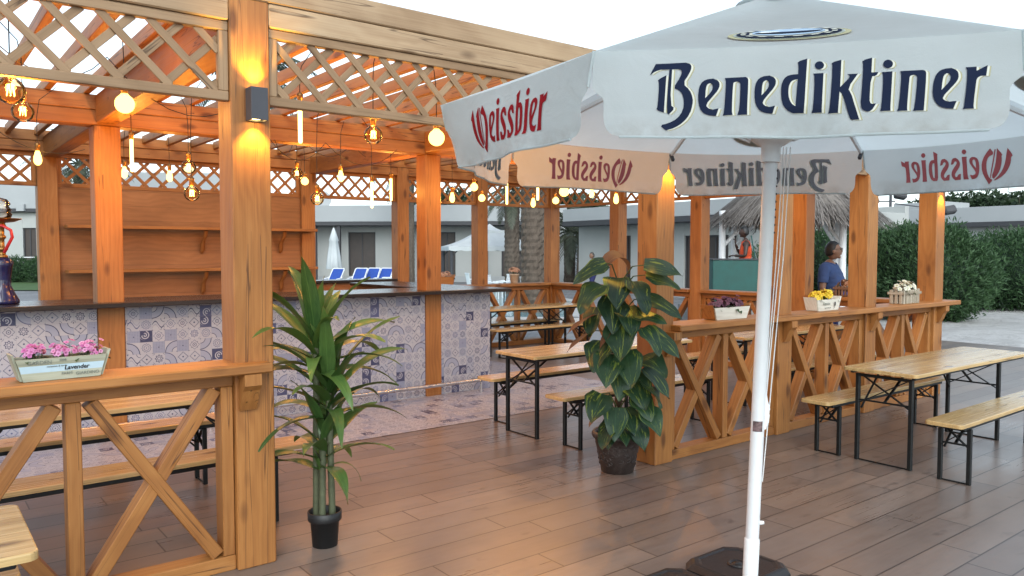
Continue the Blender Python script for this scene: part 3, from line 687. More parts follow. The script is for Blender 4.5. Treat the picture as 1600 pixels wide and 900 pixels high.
# pole, hub, ribs
pd = (UC - PB).normalized(); PP = lambda z: ul(PB + pd * (z / pd.z))
pb = MB(); pb.tube([PP(.30), PP(2.86)], .0315, 20); pb.build('pole', M['white_paint'], UM)
sl_ = MB(); sl_.tube([PP(.0), PP(.34), PP(.345)], [.036, .036, .034], 20); sl_.build('base_sleeve', M['white_plastic'], UM)
hb = MB(); h0 = PP(2.13); hb.tube([h0, PP(2.20), PP(2.215), PP(2.25), PP(2.262)], [.043, .044, .07, .115, .12], 24); hb.build('runner_hub', M['white_plastic'], UM)
h2 = MB(); h2.tube([PP(2.80), PP(2.86)], [.07, .08], 20); h2.build('top_hub', M['white_plastic'], UM)
for k in range(8):
    tip = ul(ucor(k, .985, -.022)); top = PP(2.83); r_ = MB(); r_.bar(top, tip, .016, .026); rb = r_.build('rib', M['white_paint'], UM)
    s_ = MB(); a = UROT - k * math.pi / 4; s_.bar(PP(2.235) + Vector((math.cos(a) * .10, math.sin(a) * .10, 0)), top.lerp(tip, .52) - Vector((0, 0, .02)), .014, .020); s_.build('strut', M['white_paint'], rb)
    e_ = MB(); e_.bar(tip + Vector((0, 0, .01)), tip - Vector((math.cos(a) * .05, math.sin(a) * .05, .035)), .02, .022); e_.build('rib_end', M['lamp_grey'], rb)
ck = MB(); q = PP(.96)
rdir = Vector((RGT.x, RGT.y, 0))
pr = [(.02, -.09), (.034, -.085), (.040, -.06), (.046, -.055), (.050, -.02), (.046, -.005), (.052, .01), (.046, .03), (.040, .05), (.036, .075), (.02, .08)]
vs = [q + rdir * x + FWD * s + Vector((0, 0, z)) for s in (-.014, .014) for x, z in pr]; n = len(pr)
ck.add(vs, [tuple(range(n)), tuple(range(2 * n - 1, n - 1, -1))] + [(i, n + i, n + (i + 1) % n, (i + 1) % n) for i in range(n)]); ck.build('crank_cleat', M['white_plastic'], UM)
kn = MB(); kn.tube([PP(.42) + rdir * .03, PP(.42) + rdir * .052], [.011, .008], 10); kn.build('locking_pin', M['white_plastic'], UM)
st = MB(); st.grid(lambda u, v: PP(.865 + v * .05) + (rdir * math.cos(R(150 - 85 * u)) - FWD * math.sin(R(150 - 85 * u))) * .0322, 8, 1); st.build('sticker', flat('sticker', (.16, .10, .10), .5, 0, .9, 60), UM)
for i in range(9):
    dts = MB(); dts.ball(PP(2.09 - i * .036) + rdir * .0285 - FWD * .013, .0055, 6, 4); dts.build('pole_hole', M['black_rubber'], UM)
for i, (dx, x2, z2) in enumerate(((.058, .030, 1.04), (.072, .034, 1.02), (.09, .036, .62))):
    rp = MB(); rp.tube([PP(2.20) + rdir * dx, PP(1.7) + rdir * (dx * .72 + x2 * .28 + .004 * i), PP(z2) + rdir * x2], .0026, 6); rp.build('cord', M['white_plastic'], UM)

# lettering on the valance
X1 = lambda x: 1000 + x / 5.161
X2 = lambda x: 1280 + x / 5.0
def L1(P): return [(X1(x), (625 + (560 - x) * .0247 - y) / 325) for x, y in P]
def L2(P): return [(X2(x), (567 - (x - 510) * .0188 - y) / 330) for x, y in P]
def circ(cx, cy, r, n=20): return [(cx + r * math.cos(2 * math.pi * i / n), cy + r * math.sin(2 * math.pi * i / n)) for i in range(n)]
def smooth(P, keep=.72):
    """one round of corner cutting on obtuse corners so that the outlines read as curves"""
    out = []; n = len(P)
    for i in range(n):
        a, p, c = Vector(P[i - 1]), Vector(P[i]), Vector(P[(i + 1) % n]); d1 = (p - a); d2 = (c - p)
        if d1.length > 1e-6 and d2.length > 1e-6 and d1.normalized().dot(d2.normalized()) > .45:
            out += [tuple(p.lerp(a, .27)), tuple(p.lerp(c, .27))]
        else: out.append(tuple(p))
    return out
eo = [(648, 563), (628, 628), (560, 622), (510, 590), (485, 520), (483, 420), (500, 345), (540, 308), (600, 300), (645, 320), (656, 365), (640, 410), (600, 460), (545, 530), (560, 560), (600, 573)]
eh = [(540, 475), (585, 425), (600, 390), (595, 352), (575, 342), (552, 355), (543, 400)]
no = [(693, 297), (860, 290), (877, 300), (882, 325), (875, 560), (876, 618), (798, 620), (815, 560), (820, 360), (812, 337), (790, 332), (768, 336), (760, 350), (752, 580), (760, 620), (682, 625), (692, 590), (705, 330)]
sh = lambda P, dx, dy: [(x + dx, y + dy) for x, y in P]
BEN = [
 (L1([(95, 262), (140, 158), (380, 147), (418, 160), (429, 195), (410, 250), (360, 345), (415, 400), (442, 470), (440, 535), (420, 610), (370, 680), (300, 730), (232, 752), (180, 708), (250, 690), (320, 650), (365, 580), (372, 500), (355, 430), (325, 400), (285, 382), (335, 290), (350, 240), (345, 215), (320, 208), (180, 212), (140, 225)]), []),
 (L1([(155, 308), (228, 262), (213, 597), (150, 572), (163, 545), (172, 330)]), []),
 (L1([(250, 211), (272, 211), (262, 530), (300, 560), (252, 612), (235, 598), (240, 400)]), []),
 (L1(eo), [L1(eh)]), (L1(no), []), (L1(sh(eo, 448, -20)), [L1(sh(eh, 448, -20))]),
 (L1([(1270, 158), (1350, 130), (1328, 560), (1326, 603), (1240, 604), (1185, 577), (1150, 520), (1140, 420), (1150, 340), (1180, 290), (1225, 275), (1278, 272), (1281, 185)]), [L1([(1275, 318), (1262, 500), (1258, 548), (1225, 525), (1205, 480), (1200, 420), (1208, 360), (1235, 325)])]),
 (L1([(1398, 270), (1480, 265), (1468, 560), (1470, 600), (1388, 603), (1400, 560), (1410, 300)]), []), (L1(circ(1447, 195, 37)), []),
 (L2([(92, 140), (172, 116), (162, 365), (232, 285), (236, 266), (215, 250), (300, 248), (220, 375), (248, 420), (268, 490), (312, 635), (262, 636), (240, 630), (200, 490), (180, 425), (158, 402), (148, 560), (150, 577), (72, 582), (84, 540), (105, 170)]), []),
 (L2([(330, 130), (410, 106), (403, 240), (458, 238), (440, 272), (400, 275), (388, 470), (395, 500), (410, 507), (440, 503), (405, 565), (370, 570), (335, 555), (320, 520), (328, 400), (342, 160)]), []),
 (L2([(483, 240), (565, 235), (550, 530), (552, 565), (470, 568), (482, 530), (495, 270)]), []), (L2(circ(532, 168, 38)), []),
 (L2([(625, 235), (800, 230), (820, 238), (827, 262), (810, 530), (808, 565), (725, 566), (738, 530), (758, 300), (750, 275), (730, 271), (703, 275), (695, 300), (678, 540), (682, 565), (600, 568), (615, 535), (635, 270)]), []),
 (L2([(1060, 490), (1035, 553), (965, 548), (915, 525), (880, 470), (873, 400), (885, 310), (915, 250), (960, 225), (1020, 220), (1065, 240), (1078, 285), (1065, 330), (1020, 380), (948, 460), (965, 485), (1005, 495)]), [L2([(943, 400), (1005, 335), (1015, 300), (1008, 270), (985, 263), (960, 280), (950, 330)])]),
 (L2([(1130, 218), (1215, 215), (1213, 250), (1300, 205), (1287, 292), (1245, 292), (1215, 310), (1208, 350), (1190, 520), (1192, 553), (1108, 556), (1120, 525), (1145, 250)]), []),
]
def persp(P): return [((x - 930) * 2.47 / ((x - 930) * 2.47 + (1598 - x) * 2.14), v) for x, v in P]
BEN = [(persp(o), [persp(h) for h in hs]) for o, hs in BEN]
n1 = lambda P, x0, sx=.84: [((x - x0) / 325 * sx, (625 - y) / 325) for x, y in P]
io = [(.02, 1.03), (.25, 1.04), (.215, .13), (.22, .0), (-.02, .0), (.02, .13), (.05, .93)]
ro = [(.02, 1.03), (.24, 1.04), (.24, .95), (.44, 1.08), (.42, .80), (.32, .79), (.235, .74), (.215, .6), (.20, .12), (.21, .0), (-.03, .0), (.01, .1), (.05, .93)]
so_ = [(.42, .70), (.30, .72), (.27, .82), (.20, .86), (.14, .80), (.17, .70), (.34, .50), (.42, .30), (.38, .10), (.25, -.01), (.0, .0), (-.03, .26), (.10, .24), (.13, .15), (.20, .12), (.26, .20), (.22, .32), (.06, .52), (-.01, .70), (.04, .90), (.18, 1.02), (.36, 1.0)]
bo = [(-.03, 1.28), (.19, 1.42), (.175, 1.0), (.30, 1.0), (.42, .9), (.47, .6), (.45, .3), (.36, .08), (.22, .0), (.06, .0), (.02, .05), (.02, .4), (.02, 1.2)]
bh = [(.175, .84), (.25, .84), (.295, .72), (.30, .5), (.275, .24), (.21, .13), (.175, .16)]
WEI = [([(-.10, .90), (.06, 1.26), (.105, 1.02), (.14, .75), (.20, .45), (.33, .13), (.54, -.12), (.44, -.11), (.21, .08), (.06, .35), (-.02, .65), (-.025, .86)], []),
       ([(.22, .98), (.385, 1.30), (.41, 1.05), (.44, .75), (.50, .4), (.60, .03), (.53, -.05), (.39, .14), (.29, .45), (.255, .8), (.265, .94)], []),
       ([(.425, 1.25), (.465, 1.25), (.66, .0), (.625, -.01)], []),
       ([(.50, 1.10), (.60, 1.32), (.73, 1.13), (.86, .85), (.92, .5), (.86, .13), (.71, -.28), (.56, -.09), (.66, -.03), (.73, .2), (.76, .5), (.73, .8), (.65, .97), (.55, 1.0)], [])]
WEI = [([(x * 1.36, v) for x, v in o], hs) for o, hs in WEI]
def place(o, x, sx=1.0): return ([(x + px * sx, py) for px, py in o])
for g_, x in (('e', 1.33), ('i', 1.85), ('s', 2.20), ('s', 2.72), ('b', 3.24), ('i', 3.80), ('e', 4.14), ('r', 4.66)):
    if g_ == 'e': WEI.append((place(n1(eo, 483), x), [place(n1(eh, 483), x)]))
    if g_ == 'i': WEI += [(place(io, x), []), (place([(.13 + .105 * math.cos(2 * math.pi * i / 16), 1.27 + .115 * math.sin(2 * math.pi * i / 16)) for i in range(16)], x), [])]
    if g_ == 's': WEI.append((place(so_, x), []))
    if g_ == 'b': WEI.append((place(bo, x), [place(bh, x)]))
    if g_ == 'r': WEI.append((place(ro, x), []))
WEI = [([(.26 + x * .1035, v) for x, v in o], [[(.26 + x * .1035, v) for x, v in h] for h in hs]) for o, hs in WEI]
def letter_mesh(k, word, xh, base, off, shift=(0, 0), grow=0.0):
    b = MB()
    for o, hs in word:
        loops = [smooth(o)] + [smooth(h) for h in hs]; fl = [p for l in loops for p in l]; bm = bmesh.new(); vs = [bm.verts.new((x, v * .13, 0)) for x, v in fl]
        if hs:
            for q in tessellate_polygon([[Vector((x, y, 0)) for x, y in l] for l in loops]):
                try: bm.faces.new([vs[i] for i in q])
                except ValueError: pass
        else: bm.faces.new(vs)
        bmesh.ops.triangulate(bm, faces=bm.faces[:])
        for it in range(5):
            lg = [ed for ed in bm.edges if ed.calc_length() > .022]
            if not lg: break
            bmesh.ops.subdivide_edges(bm, edges=lg, cuts=1); bmesh.ops.triangulate(bm, faces=[f for f in bm.faces if len(f.verts) > 3])
        bm.verts.index_update()
        b.add([ul(vpt(k, p.co.x + shift[0], base - (p.co.y / .13 + shift[1]) * xh, off)) for p in bm.verts], [tuple(p.index for p in f.verts) for f in bm.faces]); bm.free()
    return b
for k in range(8):
    if k % 2 == 0:
        xh, base = .1135, .214
        for mt, off, shf in (('gold_ink', .0012, (.0080, -.018)), ('cream_ink', .0021, (.0048, -.011)), ('navy_ink', .0030, (0, 0))):
            letter_mesh(k, BEN, xh, base, off, shf).build('lettering', M[mt], canopy)
        letter_mesh(k, BEN, xh, base, -.0016).build('lettering', M['grey_show_through'], canopy)  # paler inner copy, paints the navy ink as light through the cloth shows it
    else:
        xh, base = .122, .214
        letter_mesh(k, WEI, xh, base, .002).build('lettering', M['red_ink'], canopy); letter_mesh(k, WEI, xh, base, -.0016).build('lettering', M['pink_show_through'], canopy)  # second mesh is the inner copy, red ink painted as if seen through lit cloth
# round emblem on the roof panels
for k in range(0, 8, 2):
    a, c = ucor(k + 1), ucor(k); mid = (a + c) / 2; ux = (c - a).normalized()
    def surf(x, y, o=.004):
        f = y / (APEX - mid).length; s = 4 * (.5 + x / 1.176) * (.5 - x / 1.176)
        p = mid + (APEX - mid) * f + ux * x
        u_ = .5 + x / (1.176 * max(.2, 1 - f)); s = 4 * u_ * (1 - u_)
        return ul(p + Vector((0, 0, -.045 * s * math.sin(math.pi * min(1, f * 1.02)) * (1 - f * .3) - .010 * s * (1 - f) + .010 * math.sin(f * 5 + k) * s + o)))
    def disc(r0, r1, o, mt, ry=.9, a0=0, a1=360, cy=.29):
        b = MB(); b.grid(lambda u, v: surf(math.cos(R(a0 + (a1 - a0) * u)) * (r0 + (r1 - r0) * v), cy + ry * math.sin(R(a0 + (a1 - a0) * u)) * (r0 + (r1 - r0) * v), o), 48, 3, False); b.build('emblem', M[mt], canopy)
    disc(.0, .190, .005, 'gold_ink'); disc(0, .172, .007, 'umbrella_cloth'); disc(0, .162, .009, 'navy_ink'); disc(0, .122, .011, 'cream_ink'); disc(.0, .112, .013, 'sky_ink')
    disc(.0, .105, .015, 'navy_ink', .5, 180, 360, .285); disc(.03, .09, .017, 'white_paint', .55, 150, 205, .27)
    for i in range(16): disc(.134, .150, .0115, 'cream_ink', .9, i * 22.5 + 3, i * 22.5 + 15)
# weights on the foot
def weight(x, y, lab):
    t = thing('base_weight', lab, 'base weight', (x, y, 0), 0, 'parasol base weights')
    b = MB(); h = .212
    def oct_(d): 
        r = h - d; c = .055; return [(-r + c, -r), (r - c, -r), (r, -r + c), (r, r - c), (r - c, r), (-r + c, r), (-r, r - c), (-r, -r + c)]
    lv = [(0, .004), (.0, .055), (.018, .082), (.03, .088), (.045, .088), (.055, .082), (.10, .082)]
    vs = []; fs = []
    for d, z in lv: vs += [(px, py, z) for px, py in oct_(d)]
    for i in range(len(lv) - 1):
        for j in range(8): fs.append((i * 8 + j, i * 8 + (j + 1) % 8, i * 8 + 8 + (j + 1) % 8, i * 8 + 8 + j))
    fs += [tuple(range(7, -1, -1)), tuple(range(len(vs) - 8, len(vs)))]; b.add(vs, fs); b.build('slab', M['weight_black'], t)
    c = MB(); c.lathe([(.052, .0), (.052, .006), (.040, .006), (.036, .001), (.022, .001), (.020, .007), (1e-5, .008)], 24, (0, 0, .0825)); c.build('filler_cap', M['weight_black'], t); return t
W0 = weight(3.40, 2.43, 'black plastic slab weight behind the parasol pole, the one shown whole')
for x, y, lab in ((2.93, 2.43, 'black slab weight left of the parasol pole at the bottom edge'), (3.40, 1.96, 'black slab weight right of the parasol pole, only its top corner in view'), (2.93, 1.96, 'black slab weight in front of the parasol pole')):
    dup(W0, (x, y, 0), 0, lab)
# ================================================================== PLANTS
def leaf(b, o, az, el, L, W, droop, seed=None, n=9, fold=.18, shape=None, twist=0.0, roll=0.0):
    """arched strap or heart leaf; gc = (along, across, per-leaf number)"""
    z = rnd() * 50 if seed is None else seed
    p = Vector(o); d = Vector((math.cos(az) * math.cos(el), math.sin(az) * math.cos(el), math.sin(el)))
    sd = Vector((-math.sin(az), math.cos(az), 0)); sd = Matrix.Rotation(roll, 3, d) @ sd
    vs = []; gs = []; st = L / n
    for i in range(n + 1):
        t = i / n; w = W / 2 * (shape(t) if shape else (math.sin(math.pi * min(1, .12 + t * .88) ** .75) ** .8 if t < 1 else .01))
        up = sd.cross(d).normalized() * -1
        wav = .06 * W * math.sin(t * 9 + z)
        for k in (-1, 0, 1):
            vs.append(p + sd * (w * k) + up * (-fold * w * abs(k) * -1 + wav * k)); gs.append((t, k, z))
        d = (d + Vector((0, 0, -droop * st / L * (0.4 + 1.5 * t)))).normalized()
        if twist: sd = Matrix.Rotation(twist / n, 3, d) @ sd
        sd = (sd - d * sd.dot(d)).normalized(); p = p + d * st
    fs = []
    for i in range(n):
        for k in (0, 1): fs.append((i * 3 + k, i * 3 + k + 1, i * 3 + 4 + k, i * 3 + 3 + k))
    b.add(vs, fs, gs, True)
strap = lambda t: max(.02, (min(1, .45 + t * 1.9)) * (1 - max(0, (t - .45) / .55) ** 1.7))
# spiky plant
DR = thing('dracaena', 'tall spiky green plant with arching strap leaves in a small black pot', 'potted plant', (1.905, 4.205, 0))
b = MB(); b.lathe([(.066, 0), (.072, .003), (.083, .15), (.094, .152), (.097, .156), (.098, .205), (.094, .207), (.090, .203), (.088, .16), (.085, .15)], 32); b.build('pot', M['pot_black'], DR)
b = MB(); b.lathe([(1e-5, .165), (.089, .163)], 24); b.build('soil', M['soil'], DR)
cane = flat('cane', (.085, .095, .05), .7, 0, .3, 30)
rg = lambda x, f=0.0: RGT * x + FWD * f
heads = [(rg(-.055, .02), .16, rg(-.045, .03), 1.20, 24, .56), (rg(.045, .0), .16, rg(.03, .0), .95, 20, .56), (rg(-.005, -.04), .16, rg(.0, -.02), .66, 13, .47)]
for i, (a, z0, c, z1, nl, L) in enumerate(heads):
    b = MB(); pts = [a.lerp(c, t / 14) + Vector((0, 0, z0 + (z1 - z0) * t / 14)) for t in range(15)]
    b.tube(pts, [.0185 + .0016 * (k % 2) for k in range(15)], 10)
    b.build('cane', cane, DR)
    lb = MB()
    for k in range(nl):
        az = k * 2.399 + i * 1.1; q = k / nl; el = R(16 + 66 * q ** 1.2) + ru(-.1, .1)
        LL = L * ru(.82, 1.1) * (1 - .25 * (q > .85))
        leaf(lb, c + Vector((0, 0, z1 - .22 + .24 * q)), az, el, LL, ru(.075, .10), ru(.9, 1.7) * (1 - .45 * q), None, 11, .3, strap, ru(-.5, .5))
    lb.build('leaves', M['leaf_dracaena'], DR)
lb = MB(); leaf(lb, rg(.03, -.02) + Vector((0, 0, .47)), CYAW - R(80), .5, .25, .03, 2.6, None, 9, .2, strap); leaf(lb, rg(-.02, -.03) + Vector((0, 0, .44)), CYAW + R(130), R(75), .16, .05, .2, None, 8, .3, strap); lb.build('leaves', M['leaf_dracaena'], DR)
# climbing plant
PO = thing('climbing_plant', 'tall climbing plant with big heart shaped leaves in a bronze relief pot at the post', 'potted plant', (4.36, 4.235, 0))
b = MB(); b.lathe([(.118, 0), (.125, .004), (.165, .20), (.176, .262), (.192, .268), (.2, .285), (.2, .305), (.19, .318), (.176, .316), (.168, .29), (.16, .27)], 40)
for i in range(120):
    a = ru(0, 2 * math.pi); z = ru(.06, .24); r = .128 + (z / .26) * .045; p = Vector((r * math.cos(a), r * math.sin(a), z))
    T = Vector((-math.sin(a), math.cos(a), 0)); q = [p + T * .018 * math.sin(t * 1.3) + Vector((0, 0, .014 * math.cos(t * 1.3))) for t in range(4)]
    b.tube(q, .0035, 5)
b.build('pot', M['pot_bronze'], PO)
b = MB(); b.lathe([(1e-5, .288), (.172, .284)], 24); b.build('soil', M['soil'], PO)
b = MB(); b.tube([(0, 0, .2), (.01, 0, .8), (0, .01, 1.45)], [.03, .028, .022], 10); b.build('moss_pole', flat('moss_pole', (.05, .03, .015), .95, 0, .4, 40), PO)
heart = lambda t: max(.015, (.66 + t * 1.36) if t < .25 else (1 - ((t - .25) / .75) ** 1.9) * (1 - .10 * math.sin(math.pi * (t - .25) / .75)))
stems = MB(); LV = MB(); DV = MB()
camaz = CYAW + math.pi
def hleaf(px, py, size, az_off, el, droop=.9, wide=.95, dist=0.0, dead=False, roll=0.0):
    """leaf whose base sits where the photo shows it: px/py offsets in metres (right, up) from the pot"""
    o = RGT * px - FWD * (.16 + dist) + Vector((0, 0, py))
    az = camaz + az_off
    leaf(DV if dead else LV, o, az, el, size, size * wide, droop, None, 10, .16, strap if dead else heart, 0, roll)
    s0 = Vector((0, 0, max(.3, py - .16))); stems.tube([s0, s0.lerp(o, .55) + Vector((0, 0, .06)), o], [.006, .005, .004], 6)
P_ = 6.02 / CF; K = lambda x, y: ((x - 968) * P_, (731 - y) * P_)
for (x, y, s, a, e, dr) in ((955, 642, .30, -.25, -.8, .6), (988, 640, .30, .35, -.8, .6), (1003, 622, .28, .9, -.6, .7), (938, 600, .28, -.8, -.7, .6), (970, 560, .32, .0, -.9, .6), (965, 425, .34, -.2, -.55, .9), (985, 430, .36, .45, -.7, .7), (938, 435, .34, -.9, -.5, .8), (955, 455, .30, -.3, -.9, .6), (930, 470, .30, -.6, -.8, .7),
        (975, 470, .32, .2, -.8, .7), (965, 495, .36, -.15, -.75, .7), (1000, 500, .30, .9, -.5, .8), (940, 520, .28, -.6, -.8, .6),
        (975, 535, .32, .1, -.8, .6), (950, 540, .30, -.4, -.8, .7), (1000, 545, .34, .8, -.45, .8), (985, 575, .31, .2, -.85, .6), 
        (1000, 585, .30, .9, -.5, .8), (990, 605, .30, .5, -.7, .7), (960, 622, .30, -.15, -.95, .4), (975, 625, .26, .3, -.8, .5), (950, 655, .20, -.4, -.6, .6), (985, 660, .18, .6, -.3, .6), (968, 655, .2, .1, -.5, .6)):
    px, py = K(x, y); hleaf(px, py, s * ru(.78, 1.0), a + ru(-.3, .3), e + ru(-.2, .25), dr * ru(.7, 1.5), ru(.72, .9), ru(-.05, .06), False, ru(-.45, .45))
for (x, y, s, a, e, w_, rl) in ((1002, 405, .30, 1.45, -.12, .55, .9), (1005, 420, .28, 1.5, -.25, .55, .8), (1008, 456, .30, 1.35, -.4, .55, .7), (945, 402, .30, -1.45, -.42, .6, -.7), (985, 480, .27, 1.3, -.1, .6, .6), (1010, 505, .32, 1.25, -.6, .6, .6), (1005, 560, .30, 1.2, -.8, .6, .5)):
    px, py = K(x, y); hleaf(px, py, s, a, e, .35, w_, 0, False, rl)
for (x, y, s, a, e) in ((930, 480, .30, -1.3, -.35), (928, 505, .28, -1.2, -.35), (945, 615, .24, -1.1, -.7), (955, 500, .22, -.8, -.6)):
    px, py = K(x, y); hleaf(px, py, s, a, e, .6, .28, .0, True)
o = RGT * -.13 - FWD * .1 + Vector((0, 0, 1.56))
leaf(DV, o, CYAW - R(60), R(62), .36, .13, 3.4, None, 12, .5, strap, 0, .4)
LV.build('leaves', M['leaf_pothos'], PO); DV.build('dry_leaves', M['leaf_dead'], PO); stems.build('stems', flat('stem_green', (.06, .09, .03), .6), PO)

# ================================================================== FLOWER BOXES
def textmesh(txt, size, name, mat, parent, loc, rot, bold=0.0, shear=0.0):
    cu = bpy.data.curves.new(name, 'FONT'); cu.body = txt; cu.size = size; cu.align_x = 'CENTER'; cu.align_y = 'CENTER'; cu.extrude = .0006; cu.offset = bold; cu.shear = shear; cu.resolution_u = 3
    tmp = bpy.data.objects.new('tmp_text', cu); COL.objects.link(tmp); dg = bpy.context.evaluated_depsgraph_get(); dg.update()
    me = bpy.data.meshes.new_from_object(tmp.evaluated_get(dg)); bpy.data.objects.remove(tmp); me.name = name
    me.materials.clear(); me.materials.append(mat); o = bpy.data.objects.new(name, me); COL.objects.link(o); o.parent = parent; o.location = loc; o.rotation_euler = rot; return o
def blossom(b, c, r, up, npet=5):
    up = Vector(up).normalized(); a = up.orthogonal().normalized(); d = up.cross(a); z = rnd() * 50; t0 = ru(0, 6)
    for k in range(npet):
        t = t0 + 2 * math.pi * k / npet; e = a * math.cos(t) + d * math.sin(t); s = a * -math.sin(t) + d * math.cos(t); w = r * .55
        b.add([c, c + e * r * .55 + s * w + up * r * .15, c + e * r + up * r * .05, c + e * r * .55 - s * w + up * r * .15], [(0, 1, 2, 3)], [(0, .5, z), (.5, .9, z), (1, .5, z), (.5, -.9, z)], True)
def planter(name, label, loc, rz, L, W, H, mat, petal, clusters, r=.016, endmat=None, spread=.08, hgt=.05, pick=False):
    t = thing(name, label, 'flower box', loc, rz, 'flower boxes on the railings')
    b = MB(); tb, tt = (1.0, 1.18) if not pick else (1, 1)
    def wall(x0, x1, y0, y1, xt0, xt1, yt0, yt1, th, nx):
        pass
    hb, ht = L / 2, L / 2 * tt; wb, wt = W / 2, W / 2 * (1.12 if not pick else 1)
    if not pick:
        for s in (-1, 1):
            vs = [(-hb, s * wb, 0), (hb, s * wb, 0), (ht, s * wt, H), (-ht, s * wt, H), (-hb, s * (wb - .012), 0), (hb, s * (wb - .012), 0), (ht, s * (wt - .012), H), (-ht, s * (wt - .012), H)]
            b.add(vs, [(0, 1, 2, 3), (7, 6, 5, 4), (0, 4, 5, 1), (3, 2, 6, 7), (0, 3, 7, 4), (1, 5, 6, 2)], [(v[0] + 3 * s, v[2], v[1]) for v in vs])
        b.box((-hb, -wb + .01, .003), (hb, wb - .01, .012), 'x', .001); b.build('box', mat, t)
        for s in (-1, 1):
            e = MB()
            he, hx = H * 1.22, (ht - hb) * 1.22
            vs = [(s * (hb + .002), -wb + .012, .004), (s * (hb + .002), wb - .012, .004), (s * (hb + hx + .002), wt - .010, he), (s * (hb + hx + .002), -wt + .010, he)]
            vs += [(x + s * .012, y * 1.12, z) for x, y, z in vs]
            e.add(vs, [(0, 1, 2, 3), (7, 6, 5, 4), (0, 4, 5, 1), (3, 2, 6, 7), (0, 3, 7, 4), (1, 5, 6, 2)], [(v[2] + 5, v[1], v[0]) for v in vs])
            e.build('end_board', endmat or mat, t)
    else:
        n = int(L / .042)
        for s in (-1, 1):
            for k in range(n):
                x = -hb + L * (k + .5) / n; b.box((x - .015, s * wb - .006, 0), (x + .015, s * wb + .006, H + ru(.0, .012)), 'z', .003)
        for s in (-1, 1):
            for k in range(3): y = -wb + W * (k + .5) / 3; b.box((s * hb - .006, y - .017, 0), (s * hb + .006, y + .017, H), 'z', .003)
        b.box((-hb, -wb, .004), (hb, wb, .014), 'x', .001); b.build('box', mat, t)
        e = MB()
        for s in (-1, 1): e.box((-hb - .02, s * (wb + .010) - .004, H * .68), (hb + .02, s * (wb + .010) + .004, H * .68 + .03), 'x', .002); e.box((s * (hb + .010) - .004, -wb - .02, H * .68 + .001), (s * (hb + .010) + .004, wb + .02, H * .68 + .029), 'y', .002)
        e.build('band', endmat or mat, t)
    s = MB(); s.box((-ht + .02, -wt + .018, H * .5), (ht - .02, wt - .018, H * .82), 'x', .001); s.build('soil', M['soil'], t)
    lv = MB(); pt = MB()
    for i in range(46):
        a = ru(0, 6.28); leaf(lv, (ru(-ht * .92, ht * .92), ru(-wb * .7, wb * .7), H * .8), a, ru(.1, .9), ru(.05, .09), ru(.03, .05), ru(.8, 2.2), None, 4, .15)
    for cx, nn in clusters:
        for k in range(nn):
            u = Vector((random.gauss(0, 1), random.gauss(0, 1), abs(random.gauss(0, 1)) + .2)).normalized()
            c = Vector((cx + u.x * spread * ru(.6, 1.15), u.y * W * .45, H + .005 + u.z * hgt * ru(.5, 1.2) + ru(-.01, .01)))
            blossom(pt, c, r * ru(.8, 1.2), u + Vector((0, -.3, .2)))
            if k % 3 == 0: lv.tube([(cx + u.x * spread * .4, u.y * W * .2, H * .8), c - Vector((0, 0, .004))], .0016, 4, False)
    lv.build('leaves', M['leaf_box'], t); pt.build('flowers', petal, t); return t
wb_, gwd = M['white_box_wood'], M['grey_wood']
ygw = wood('weathered_green', (.22, .235, .18), (.36, .385, .31), (.46, .485, .41), .7, 1.0, False, .05)
F1 = planter('flower_box', 'pale green wooden box of pink flowers with garden words on its front', (.575, 4.175, 1.1235), R(3), .385, .14, .125, ygw, M['petal_pink'], ((-.14, 46), (-.10, 22), (.0, 40), (.05, 14), (.14, 40), (.19, 14)), .0155, None, .05, .07)
F1.scale = (.82, .82, .82)
b = MB(); b.add([(-.2035, -.0737, .047), (.2035, -.0737, .047), (.2138, -.0763, .086), (-.2138, -.0763, .086)], [(0, 1, 2, 3)]); b.build('label_band', M['label_blue'], F1)
tilt = (R(93.9), 0, 0); FY = lambda z: -.0700 - .0672 * z - .0014
for tx, sz, x, z, mt, bo, shr in (('GARDEN', .030, -.115, .102, 'text_grey', 0, 0), ('2008', .018, .0, .110, 'text_grey', 0, 0), ('Lavender', .034, .07, .064, 'text_dark', .0008, .15), ('tomatoes & herbs', .014, -.03, .078, 'text_grey', 0, .2), ('FARM', .022, .02, .032, 'text_grey', 0, 0), ('GIARDINO', .025, .125, .026, 'text_grey', 0, 0)):
    textmesh(tx, sz, 'lettering', M[mt], F1, (x, FY(z) - .0012, z), tilt, bo, shr)
F2 = planter('flower_box', 'white wooden box of dark purple flowers on the rail beside the parasol pole', (5.66, 4.20, 1.1235), R(-2), .40, .13, .105, wb_, M['petal_purple'], ((-.12, 60), (.02, 60), (.13, 40)), .022, M['pine'], .085, .07)
F3 = planter('flower_box', 'white wooden box of yellow flowers with a little bird painted on it', (7.23, 4.21, 1.1235), R(0), .36, .13, .11, wb_, M['petal_yellow'], ((-.12, 30), (.0, 34), (.1, 30)), .027, None, .07, .075)
b = MB(); b.add([(x * .9 + .09, -.0785 - .008 * (y / .11), y) for x, y in ((-.005, .022), (.004, .022), (.003, .04), (.016, .05), (.018, .068), (.008, .084), (-.004, .085), (-.016, .076), (-.006, .07), (-.012, .052), (-.004, .04))], [tuple(range(11))]); b.build('bird_mark', M['text_dark'], F3)
textmesh('GARDEN', .032, 'lettering', M['text_grey'], F3, (-.06, -.080, .066), tilt); textmesh('herbs & flowers', .018, 'lettering', M['text_grey'], F3, (-.03, -.0765, .028), tilt)
F4 = planter('picket_box', 'grey picket box of white flowers near the far end of the front railing', (8.92, 4.20, 1.1235), R(1), .40, .15, .15, gwd, M['petal_white'], ((-.12, 26), (.0, 20), (.12, 26)), .026, gwd, .08, .085, True)
